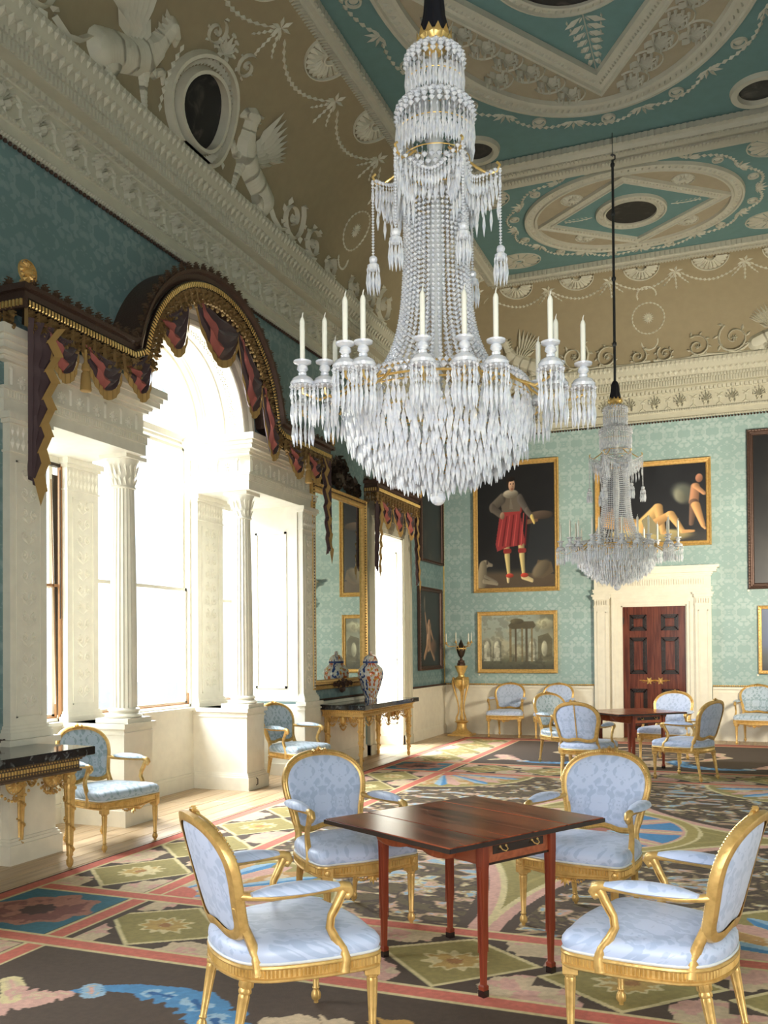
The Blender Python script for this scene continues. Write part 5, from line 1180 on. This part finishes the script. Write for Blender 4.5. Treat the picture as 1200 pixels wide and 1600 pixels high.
CH = [(3.454, -13.07, 50, 'armchair at lower left by the near table, seen from behind'),
      (4.886, -12.57, 166, 'armchair at the right edge in front, facing the near table'),
      (3.045, -11.49, -38, 'armchair facing us, left of near table'),
      (4.365, -11.07, -104, 'armchair facing us right of the near table'),
      (.29, -10.19, -10, 'armchair against the window wall beside the near pier table'),
      (.31, -6.78, -15, 'armchair between the window plinth and the far marble-topped table'),
      (2.981, -4.00, -40, 'armchair left of the far table, back to the windows'),
      (3.492, -5.50, 81, 'armchair with its back to us in front of the far table'),
      (4.606, -4.93, 153, 'armchair right of the far table, turned left'),
      (4.26, -3.32, -105, 'armchair facing us behind the far table by the door'),
      (1.313, -.46, -88, 'armchair against the end wall right of the gilt candle stand'),
      (2.18, -.49, -92, 'armchair against the end wall just left of the doorcase'),
      (5.455, -.42, -96, 'armchair right of the doorcase at the right edge')]
ch0 = make_chair()
chg = make_chair('silkgrey')
ch_by = []
for i, (x, y, d, lab) in enumerate(CH):
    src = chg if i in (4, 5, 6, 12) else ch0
    o = src if i in (0, 4) else copy_tree(src)
    ch_by.append(o)
    o.location = (x, y, .0115 if 0.6 < x < 7 and y < -.8 else .0005); o.rotation_euler = (0, 0, math.radians(d)); o['label'] = ('gilt grey-blue ' if i in (4, 5, 6, 12) else 'gilt pale blue ') + lab

sm_ = MB()
R = [[(bx_(0, z) - .0225, q, z) for q in (-.007, .007)] for z in (.52, .62, .72, .82, .92)]
sm_.rings(R, False, False).build('back_seam', 'gold', ch_by[7])
# ------------------------------------------------------------------ pembroke tables
def make_table():
    r = thing('card_table', 'x', 'table')
    MB().bbox(-.455, -.262, .712, .455, .262, .732, .004).build('tabletop', 'mahog', r)
    for s_ in (-1, 1):
        a, b = sorted((s_ * .264, s_ * .535)); lf = MB().bbox(-.455, a, .712, .455, b, .732, .004).build('table_leaf', 'mahog', r)
        a, b = sorted((s_ * .533, s_ * .540)); MB().box(-.458, a, .708, .458, b, .728).build('edge_moulding', 'ebony', lf)
        for x in (-.16, .17):
            MB().prism([(0, .70), (0, .60)] + [(.20 * math.sin(t), .60 + .09 * (1 - math.cos(t)) ** 1.0 + .0) for t in (.3, .6, .9, 1.2, 1.5)] + [(.2, .711), (0, .711)], x - .011, x + .011, 0).map(lambda a_, b_, c_: (a_, s_ * (.238 + b_), c_)).build('fly_bracket', 'mahogapron', r)
    for s_ in (-1, 1): MB().box(s_ * .456 - .002, -.535, .708, s_ * .456 + .003, .535, .728).build('edge_moulding', 'ebony', r)
    for s_ in (-1, 1): a, b = sorted((s_ * .215, s_ * .237)); MB().box(-.36, a, .595, .36, b, .712).build('apron', 'mahogapron', r)
    MB().box(-.365, -.22, .595, -.345, .22, .712).build('apron', 'mahogapron', r)
    d = MB().box(.345, -.21, .600, .362, .21, .710).build('drawer', 'mahogapron', r)
    MB().box(.362, -.175, .638, .365, .175, .676).box(.345, -.22, .592, .366, .22, .602).build('inlay_band', 'ebony', d)
    for y in (-.11, .11): MB().tube([(.368, y - .02, .668), (.382, y - .018, .655), (.386, y, .648), (.382, y + .018, .655), (.368, y + .02, .668)], .003, 5).ell((.368, y - .02, .668), (.006, .006, .006), 6, 4).ell((.368, y + .02, .668), (.006, .006, .006), 6, 4).build('drawer_pull', 'goldbright', d)
    lm = MB()
    def sq(h): return None
    R = []
    for w, z in ((.021, .711), (.021, .59), (.020, .585), (.011, .06), (.011, .055), (.017, .048), (.015, .012), (.012, 0)): R.append([(-w, -w, z), (w, -w, z), (w, w, z), (-w, w, z)])
    lme = MB().rings(R)
    for q in (-1, 1): lme.box(-.012, q * .0215 - .0015, .20, -.008, q * .0215 + .0005, .57).box(.008, q * .0215 - .0015, .2, .012, q * .0215 + .0005, .57)
    lme = lme.mesh('leg', 'mahogleg')
    foot = MB().box(-.0175, -.0175, 0, .0175, .0175, .03).mesh('foot', 'ebony')
    for x in (-.355, .355):
        for y in (-.235, .235): l_ = put_obj(lme, 'leg', r, (x, y, 0)); put_obj(foot, 'foot', l_, (0, 0, 0))
    return r
tb1 = make_table(); tb1.location = (3.905, -11.99, .0115); tb1.rotation_euler = (0, 0, math.radians(-29)); tb1['label'] = 'glossy square mahogany table with drawer, in front between four pale blue armchairs'; tb1['group'] = 'mahogany card tables'
tb2 = copy_tree(tb1); tb2.location = (3.86, -3.97, .0115); tb2.rotation_euler = (0, 0, math.radians(-47)); tb2['label'] = 'mahogany table in the distance among armchairs, in front of the door'

# ------------------------------------------------------------------ gilt pier tables
def make_console(label, yc, ln, dp=.68, zt=.88, gm='gold', fm='gold'):
    r = thing('pier_table', label, 'side table', (.055, yc, 0), group='marble-topped gilt pier tables'); h = ln / 2
    MB().bbox(0, -h, zt - .062, dp, h, zt, .004).build('marble_top', 'marble', r)
    a, d = h - .09, dp - .07
    fr = MB().box(.0, -a, .715, d, a, zt - .05).box(0, -a - .03, zt - .075, d + .03, a + .03, zt - .05).box(0, -a - .012, .71, d + .012, a + .012, .725).box(0, -a - .015, zt - .09, d + .015, a + .015, zt - .075).build('frieze', fm, r)
    bd = MB(); y = -a + .02
    while y < a: bd.bead(d + .004, y, .745, .008, 4).bead(d + .018, y, zt - .082, .009, 4); bd.box(d, y - .006, .76, d + .008, y + .006, .785); y += .028
    x = .02
    while x < d: bd.bead(x, -a - .004, .745, .008, 4).bead(x, -a - .018, zt - .082, .009, 4).box(x - .006, -a - .008, .76, x + .006, -a, .785); x += .028
    bd.build('beading', 'goldbright', fr, None, 'stuff')
    lg = MB().lathe([(.048, .715), (.052, .70), (.036, .685), (.046, .66), (.046, .63), (.036, .615), (.043, .60), (.041, .585), (.023, .10), (.026, .09), (.016, .075), (.026, .05), (.024, .02), (.012, .0)], 20, (0, 0, 0), 1, .18).mesh('leg', gm, 50)
    sp = MB()
    for i in range(44):
        t = i / 43; z = .60 - .5 * t; rr = .044 - .018 * t; q = t * 2 * PI * 3.3; sp.ell((rr * math.cos(q), rr * math.sin(q), z), (.011, .011, .009), 6, 4)
    sp = sp.mesh('garland', gm)
    for x, y in ((d - .05, -a + .05), (d - .05, a - .05), (.05, -a + .05), (.05, a - .05)): l_ = put_obj(lg, 'leg', r, (x, y, 0)); put_obj(sp, 'garland', l_)
    def beads(mb, u0, v0, u1, v1, s_, n=12):
        for i in range(n + 1): t = i / n; mb.dome(u0 + (u1 - u0) * t, v0 + (v1 - v0) * t - s_ * 4 * t * (1 - t), .013, .013, .013, 5)
    def apron(ln_, big):
        ap = MB()
        k = 5 if big else 3; w = ln_ / k
        for i in range(k):
            c = -ln_ / 2 + w * (i + .5)
            if i == k // 2:
                ap.dome(c, .66, .05, .07, .03, 10).palmette(c, .62, -PI / 2, .10, .02); beads(ap, c - w * .5, .70, c + w * .5, .70, .17)
                for q in (-1, 1): ap.volute(c + q * .09, .68, .045, PI / 2, q, .02, 5)
            else: ap.shell(c, .712, .085, PI, 2 * PI, .02, 9); beads(ap, c - w * .5, .70, c + w * .5, .70, .12); ap.volute(c, .60, .03, 0, 1, .015, 4)
        return ap
    apron(2 * a - .14, True).map(lambda u, v, w: (d - .02 + w, u, v)).build('apron_festoon', gm, r, None, 'stuff')
    for s_ in (-1, 1): apron(d - .12, False).map(lambda u, v, w: (d / 2 + u, s_ * (a - .02) + s_ * w, v)).build('apron_festoon', gm, r, None, 'stuff')
    return r
make_console('gilt pier table with black marble top carrying the vase, under the pier glass', -4.56, 2.1, .655, .863, 'gold')
make_console('gilt pier table with black marble top at the left edge by the window', -11.93, 2.16, .64, .885, 'gold', 'giltbrown')  # frieze gilt darkened to brown, its shade put into the colour
def imari(g):
    p = g.xyz(g.coord('Object')); an = p[1].op('ARCTAN2', p[0]); v = p[2]
    bars = (an * 3.0 + .9).op('SINE'); q = g.vec(an.op('PINGPONG', 1.05), v * 3.4, 0.0)
    n = g.noise(q, 4.2, 1.0); n2 = g.noise(g.vec(an * 1.6, v * 7.0, 3.0), 3.0, 1.0)
    c = g.mix(g.ramp(n, .52, .56), (.72, .70, .66), (.55, .13, .04)); c = g.mix(g.ramp(n2, .60, .63), c, (.62, .36, .06))
    c = g.mix(g.ramp(bars, .35, .45), c, g.mix(g.ramp(n, .46, .5), (.03, .07, .24), (.72, .70, .66)))
    return g.mix(g.ramp((v * 26.0).op('SINE') * g.ramp((v - .52).op('ABSOLUTE'), .12, .10), .9, .96), c, (.03, .06, .2))
M['imari'] = mat('imari_porcelain', (.7, .7, .7), .12, color=imari)
vz = thing('lidded_vase', 'large lidded porcelain vase painted blue, white and orange on the far pier table', 'vase', (.30, -4.42, .864))
MB().lathe([(.09, 0), (.095, .01), (.085, .03), (.10, .08), (.145, .20), (.178, .32), (.185, .38), (.17, .45), (.12, .50), (.10, .515), (.102, .53)], 40).build('body', 'imari', vz, 60)
MB().lathe([(.108, .525), (.112, .535), (.105, .575), (.085, .62), (.05, .645), (.02, .652), (.025, .665), (.03, .68), (.018, .70), (.0, .705)], 32).build('lid', 'imari', vz, 60)
gv = thing('stone_ornament', 'dark grey stone foot on the near pier table at the left edge', 'ornament', (.30, -11.62, .886))
MB().lathe([(.15, 0), (.155, .02), (.13, .03), (.12, .045), (.13, .06), (.08, .08), (.05, .12), (.09, .18), (.12, .24), (.10, .30)], 28).build('foot', 'stone', gv, 40)
MB().lathe([(.10, .30), (.13, .31), (.125, .325), (.0, .34)], 28).build('rim', 'golddark', gv, 40)

# ------------------------------------------------------------------ candle stand and candelabrum
tc = thing('candle_stand', 'tall gilt tripod candle stand in the corner beside the ruins landscape', 'candle stand', (.46, -.42, 0))
MB().box(-.21, -.21, 0, .21, .21, .03).lathe([(.19, .03), (.18, .05), (.12, .09), (.09, .13), (.085, .22), (.11, .235), (.13, .25), (.11, .265), (.06, .28)], 24).build('base', 'gold', tc, 40)
MB().lathe([(.02, .27), (.035, .33), (.02, .40), (.025, .55), (.015, .62), (.02, .78), (.05, .84), (.10, .88), (.135, .95), (.14, 1.02), (.11, 1.05), (.06, 1.08), (.055, 1.12), (.085, 1.18), (.10, 1.22), (.115, 1.26), (.12, 1.275), (.0, 1.277)], 28).build('bowl_and_stem', 'goldbright', tc, 45)
for k in range(3):
    q = 2 * PI * k / 3 - PI / 2 + .5; c, s_ = math.cos(q), math.sin(q); pt = [(.15, 1.03), (.165, .99), (.155, .90), (.12, .78), (.09, .68), (.07, .60), (.055, .50), (.06, .42), (.09, .33), (.10, .29), (.085, .27)]
    MB().tube([(c * a, s_ * a, b) for a, b in pt], [.026, .026, .022, .019, .016, .014, .013, .013, .016, .02, .016], 8).ell((c * .15, s_ * .15, 1.04), (.03, .03, .025), 8, 5).build('leg', 'gold', tc, 50)
cb = thing('candelabrum', 'urn-shaped gilt and dark stone candelabrum with branches on the candle stand', 'candelabrum', (.46, -.42, 1.278))
MB().lathe([(.075, 0), (.08, .03), (.06, .06), (.065, .09), (.03, .10), (.02, .14)], 8).build('base', 'golddark', cb, 30)
MB().lathe([(.02, .14), (.05, .18), (.075, .25), (.082, .31), (.075, .35), (.045, .37), (.04, .40), (.02, .44), (.008, .47), (.0, .48)], 20).build('urn', 'bronze', cb, 50)
MB().lathe([(.082, .30), (.086, .305), (.086, .32), (.082, .325)], 20).build('gilt_band', 'goldbright', cb, 50)
CB_POS = []
for k in range(6):
    q = 2 * PI * k / 6 + .3; c, s_ = math.cos(q), math.sin(q); rr = .27 if k % 2 else .19; zz_ = .40 if k % 2 else .42
    MB().tube([(c * .08, s_ * .08, .28), (c * .10, s_ * .10, .36), (c * .15, s_ * .15, .35), (c * rr * .85, s_ * rr * .85, zz_ - .05), (c * rr, s_ * rr, zz_)], .008, 6).lathe([(.012, -.01), (.028, 0), (.03, .006), (.014, .01), (.016, .035)], 10, (c * rr, s_ * rr, zz_)).build('candle_branch', 'gold', cb, 50)
    CB_POS.append((.46 + c * rr, -.42 + s_ * rr, 1.278 + zz_ + .03))

# ------------------------------------------------------------------ chandeliers
def zy(y): return 2.313 + (785 - y) / 316.5
def tocam(a, r):                                     # a: angle from the direction of the camera, clockwise to the right
    a = math.radians(a); v = rt0 * (r * math.sin(a)) - fw0 * (r * math.cos(a)); return v.x, v.y
ARMS = [((20, .63), (7, .635), (-9, .63)), ((39, .72), (62, .60), (68, .71)), ((-31, .68), (-37, .71), (-59, .62)), ((-63, .71), (-96, .67), (-88, .5)), ((92, .50), (122, .37), (135, .66)), ((180, .6), (165, .66), (-150, .62))]
def make_chandelier():
    z0 = 2.30
    r = thing('chandelier', 'x', 'chandelier', (3.84, -12.17, z0), group='cut-glass chandeliers'); r['group'] = 'cut-glass chandeliers'
    def B(mb, nm, m='crystal', par=None, sm=None, kind=None): mb.v = [(x, y, z - z0) for x, y, z in mb.v]; return mb.build(nm, m, par or r, sm, kind)
    B(MB().ell((0, 0, 2.338), (.040, .040, .040), 11, 8), 'finial_ball')
    # basin of icicle drops
    T = [(.452, 2.80), (.450, 2.745), (.438, 2.70), (.415, 2.66), (.385, 2.62), (.345, 2.585), (.300, 2.555), (.25, 2.53), (.195, 2.505), (.135, 2.485), (.075, 2.465), (.03, 2.45)]
    for i, (rr, z) in enumerate(T):
        mb = MB(); n = max(6, int(2 * PI * rr / .0275)); ph = random.random()
        for k in range(n):
            q = 2 * PI * (k + ph) / n; rq = rr + random.uniform(-.006, .006); q += random.uniform(-.3, .3) * .0275 / rr; mb.drop(rq * math.cos(q), rq * math.sin(q), z + random.uniform(-.01, .01), .118 + random.uniform(-.018, .018), .0118, 5)
        t_ = B(mb, 'icicle_tier', kind='stuff')
        g_ = MB(); g_.tube([(rr * math.cos(2 * PI * k / 32), rr * math.sin(2 * PI * k / 32), z + .004) for k in range(32)], .004, 4, False, True)
        if i % 2 == 0: B(g_, 'brass_ring', 'goldbright', t_)
    g_ = MB()
    for rr, z in ((.455, 2.83), (.42, 2.885)): g_.tube([(rr * math.cos(2 * PI * k / 40), rr * math.sin(2 * PI * k / 40), z) for k in range(40)], .006, 5, False, True)
    B(g_, 'brass_rim', 'goldbright', None, None, 'stuff')
    mb = MB()
    for rr, z, br in ((.452, 2.855, .017), (.435, 2.885, .014)):
        n = int(2 * PI * rr / (br * 2.1))
        for k in range(n): q = 2 * PI * k / n; mb.bead(rr * math.cos(q), rr * math.sin(q), z, br)
    n = 60
    for k in range(n): q = 2 * PI * k / n; mb.drop(.447 * math.cos(q), .447 * math.sin(q), 2.845, .07, .010)
    B(mb, 'rim_beads', kind='stuff')
    # waterfall of bead strings
    def rz(z): return .152 + .215 * math.exp(-(z - 2.87) / .17)
    for part in range(6):
        mb = MB()
        for k in range(part * 7, part * 7 + 7):
            q = 2 * PI * k / 42; z = 2.88
            while z < 3.80: rr = rz(z); mb.bead(rr * math.cos(q), rr * math.sin(q), z, .0105 + .003 * math.exp(-(z - 2.88) / .3)); z += .0235
        B(mb, 'bead_strings', kind='stuff')
    B(MB().lathe([(.02, 2.5), (.035, 2.7), (.02, 2.9), (.03, 3.3), (.045, 3.5), (.03, 3.7), (.02, 3.9), (.04, 4.1), (.02, 4.3), (.015, 4.60)], 12), 'stem', 'braid', None, 50)
    g_ = MB()
    for rr, z in ((.165, 3.825), (.17, 3.995), (.185, 4.135), (.14, 4.385), (.13, 4.53)): g_.tube([(rr * math.cos(2 * PI * k / 28), rr * math.sin(2 * PI * k / 28), z) for k in range(28)], .003, 5, False, True)
    B(g_, 'brass_hoops', 'goldbright', None, None, 'stuff')
    mb = MB()
    for j in range(4):
        z = 3.845 + .035 * j
        for k in range(30): q = 2 * PI * (k + .5 * (j % 2)) / 30; mb.bead(.168 * math.cos(q), .168 * math.sin(q), z, .0165)
    for k in range(36): q = 2 * PI * k / 36; mb.drop(.166 * math.cos(q), .166 * math.sin(q), 3.82, .075, .010)
    B(mb, 'collar_beads', kind='stuff')
    # six branches with bead garlands and tassels
    tips = []
    for k in range(6):
        a = 20 + 60 * k; x, y = tocam(a, .315); tips.append((x, y)); c, s_ = x / .315, y / .315
        ab = MB().tube([(c * .16, s_ * .16, 3.985), (c * .2, s_ * .2, 3.95), (c * .26, s_ * .26, 3.91), (c * .30, s_ * .30, 3.92), (c * .315, s_ * .315, 3.95), (c * .30, s_ * .30, 3.965)], .0065, 6)
        o = B(ab, 'upper_branch', 'goldbright', None, 50)
        tb_ = MB(); z = 3.93
        while z > 3.56: tb_.bead(x, y, z, .0085); z -= .0145
        tb_.ell((x, y, 3.535), (.022, .022, .022), 8, 6).ell((x, y, 3.50), (.032, .032, .022), 10, 5)
        for j in range(10): q = 2 * PI * j / 10; tb_.drop(x + .03 * math.cos(q), y + .03 * math.sin(q), 3.495, .13, .009)
        B(tb_, 'bead_tassel', 'crystal', o, None, 'stuff')
        cur = MB()
        for j in range(9):
            t = j / 8; rr = .315 - .14 * t; zz_ = 3.92 - .05 * t - .05 * math.sin(PI * t)
            cur.bead(c * rr, s_ * rr, zz_, .011); cur.drop(c * rr, s_ * rr, zz_ - .01, .10 + .05 * t, .0085)
            if j % 2: cur.drop(c * rr + .008, s_ * rr, zz_ - .10, .11 + .05 * t, .0085)
        B(cur, 'side_fringe', 'crystal', o, None, 'stuff')
    for k in range(6):
        (xa, ya), (xb, yb) = tips[k], tips[(k + 1) % 6]; mb = MB()
        for j in range(1, 17):
            t = j / 17; x, y = xa + (xb - xa) * t, ya + (yb - ya) * t; f_ = 1 - .22 * math.sin(PI * t); z = 3.94 - .085 * 4 * t * (1 - t); mb.bead(x * f_, y * f_, z, .0125); mb.drop(x * f_, y * f_, z - .012, .085, .0085)
            if j % 2 == 0: mb.drop(x * f_ * .96, y * f_ * .96, z - .07, .09, .0085)
        B(mb, 'bead_garland', kind='stuff')
    # two domed drums
    for R0, za, zb in ((.19, 4.29, 3.99), (.142, 4.545, 4.29)):
        mb = MB(); h = za - zb
        for j, (f_, zf) in enumerate(((.55, 0), (.74, .03), (.88, .07), (.97, .13), (1.0, .20), (1.0, .28))):
            n = int(2 * PI * R0 * f_ / .036)
            for k in range(n): q = 2 * PI * k / n; mb.bead(R0 * f_ * math.cos(q), R0 * f_ * math.sin(q), za - h * zf, .0165)
        for f_, zf, l in ((1.0, .34, .13), (.92, .52, .12), (.98, .62, .10)):
            n = int(2 * PI * R0 * f_ / .028)
            for k in range(n): q = 2 * PI * k / n; mb.drop(R0 * f_ * math.cos(q), R0 * f_ * math.sin(q), za - h * zf, min(l, h * .5), .009)
        B(mb, 'domed_tier', kind='stuff')
    # crown
    cr = MB().lathe([(.03, 4.53), (.055, 4.55), (.075, 4.585), (.08, 4.61), (.065, 4.625), (.03, 4.63)], 16)
    for k in range(12):
        q = 2 * PI * k / 12; c, s_ = math.cos(q), math.sin(q); vs = [(.05, -.016, 4.55), (.05, .016, 4.55), (.085, .02, 4.60), (.088, 0, 4.64), (.085, -.02, 4.60), (.09, 0, 4.59)]
        cr.add([(a * c - b * s_, a * s_ + b * c, z) for a, b, z in vs], [(0, 1, 5), (1, 2, 5), (2, 3, 5), (3, 4, 5), (4, 0, 5)])
    B(cr, 'gilt_crown', 'goldbright', None, 30)
    bg_ = MB(); R = []
    for rr, z in ((.035, 4.625), (.062, 4.63), (.066, 4.66), (.052, 4.72), (.046, 4.80), (.032, 4.835), (.018, 4.85)): R.append([(rr * (1 + .09 * math.sin(k * 2.4)) * math.cos(2 * PI * k / 24), rr * (1 + .09 * math.sin(k * 2.4)) * math.sin(2 * PI * k / 24), z) for k in range(24)])
    B(bg_.rings(R), 'silk_bag', 'bag', None, 60)
    rd = MB().tube([(0, 0, 4.84), (0, 0, 7.56)], .016, 8).tube([(0, 0, 7.6), (0, 0, 7.90)], .005, 5)
    for z in (5.3, 6.1, 6.9, 7.5): rd.lathe([(.016, -.03), (.026, -.015), (.026, .015), (.016, .03)], 8, (0, 0, z))
    rd.tube([(0, 0, 7.55), (.03, 0, 7.57), (.03, 0, 7.61), (0, 0, 7.63), (-.02, 0, 7.62)], .010, 6)
    B(rd, 'hanging_rod', 'rod', None, 40)
    # candle arms
    pans = []
    for tri in ARMS:
        for a, q in tri:
            x, y = tocam(a, q); l = math.hypot(x, y); c, s_ = x / l, y / l
            o = B(MB().tube([(c * .43, s_ * .43, 2.875), (c * (.43 + (l - .43) * .3), s_ * (.43 + (l - .43) * .3), 2.80), (c * (.43 + (l - .43) * .7), s_ * (.43 + (l - .43) * .7), 2.745), (x, y, 2.765), (x, y, 2.80)], .0062, 6), 'candle_arm', 'goldbright', None, 50)
            B(MB().lathe([(.012, 2.79), (.052, 2.80), (.056, 2.812), (.045, 2.83), (.018, 2.845), (.020, 2.855), (.014, 2.86)], 16, (x, y, 0)), 'drip_pan', 'crystal', o, 40)
            B(MB().lathe([(.014, 2.86), (.026, 2.872), (.024, 2.885), (.016, 2.892), (.040, 2.902), (.042, 2.910), (.018, 2.906)], 16, (x, y, 0)), 'candle_socket', 'crystal', o, 40)
            mb = MB()
            for k in range(14):
                w = 2 * PI * k / 14; mb.bead(x + .053 * math.cos(w), y + .053 * math.sin(w), 2.792, .010); mb.drop(x + .053 * math.cos(w), y + .053 * math.sin(w), 2.782, .05, .007)
                mb.drop(x + .050 * math.cos(w), y + .050 * math.sin(w), 2.735, .115 + .01 * (k % 2), .0085)
            B(mb, 'crystal_fringe', 'crystal', o, None, 'stuff'); pans.append((x, y))
    return r, pans
ch1, pans = make_chandelier(); ch1['label'] = 'great cut-glass chandelier hanging nearest, with icicle basin and candles'
ch2 = copy_tree(ch1); ch2.location = (3.84, -5.15, 2.285); ch2['label'] = 'smaller-looking cut-glass chandelier hanging far off before the end wall'
cnd = MB().lathe([(.0115, 0), (.0122, .185), (.0085, .198), (.004, .205)], 10); cnd_me = cnd.mesh('candle', 'candle', 50); wk_me = MB().tube([(0, 0, .20), (.001, 0, .215), (.005, 0, .228)], [.0035, .0028, .0012], 5).mesh('wick', 'wick')
NUM = ('first', 'second', 'third', 'fourth', 'fifth', 'sixth', 'seventh', 'eighth', 'ninth', 'tenth', 'eleventh', 'twelfth', 'thirteenth', 'fourteenth', 'fifteenth', 'sixteenth', 'seventeenth', 'eighteenth')
def sx(p): v = Vector(p) - CAM; return v.dot(rt) / v.dot(fwd)
def candles(pos, where, grp, s_=1.0):
    for i, p in enumerate(sorted(pos, key=sx)):
        o = bpy.data.objects.new('candle', cnd_me); col.objects.link(o); o.location = p; o.scale = (s_, s_, s_); o['category'] = 'candle'; o['group'] = grp
        o['label'] = 'white wax candle, %s from the left on the %s' % (NUM[i], where); w = put_obj(wk_me, 'wick', o)
candles([(3.84 + x, -12.17 + y, 2.906) for x, y in pans], 'nearest chandelier', 'candles on the nearest chandelier')
candles([(3.84 + x, -5.15 + y, 2.891) for x, y in pans], 'far chandelier', 'candles on the far chandelier')
candles(CB_POS, 'candelabrum in the corner', 'candles on the corner candelabrum', .75)
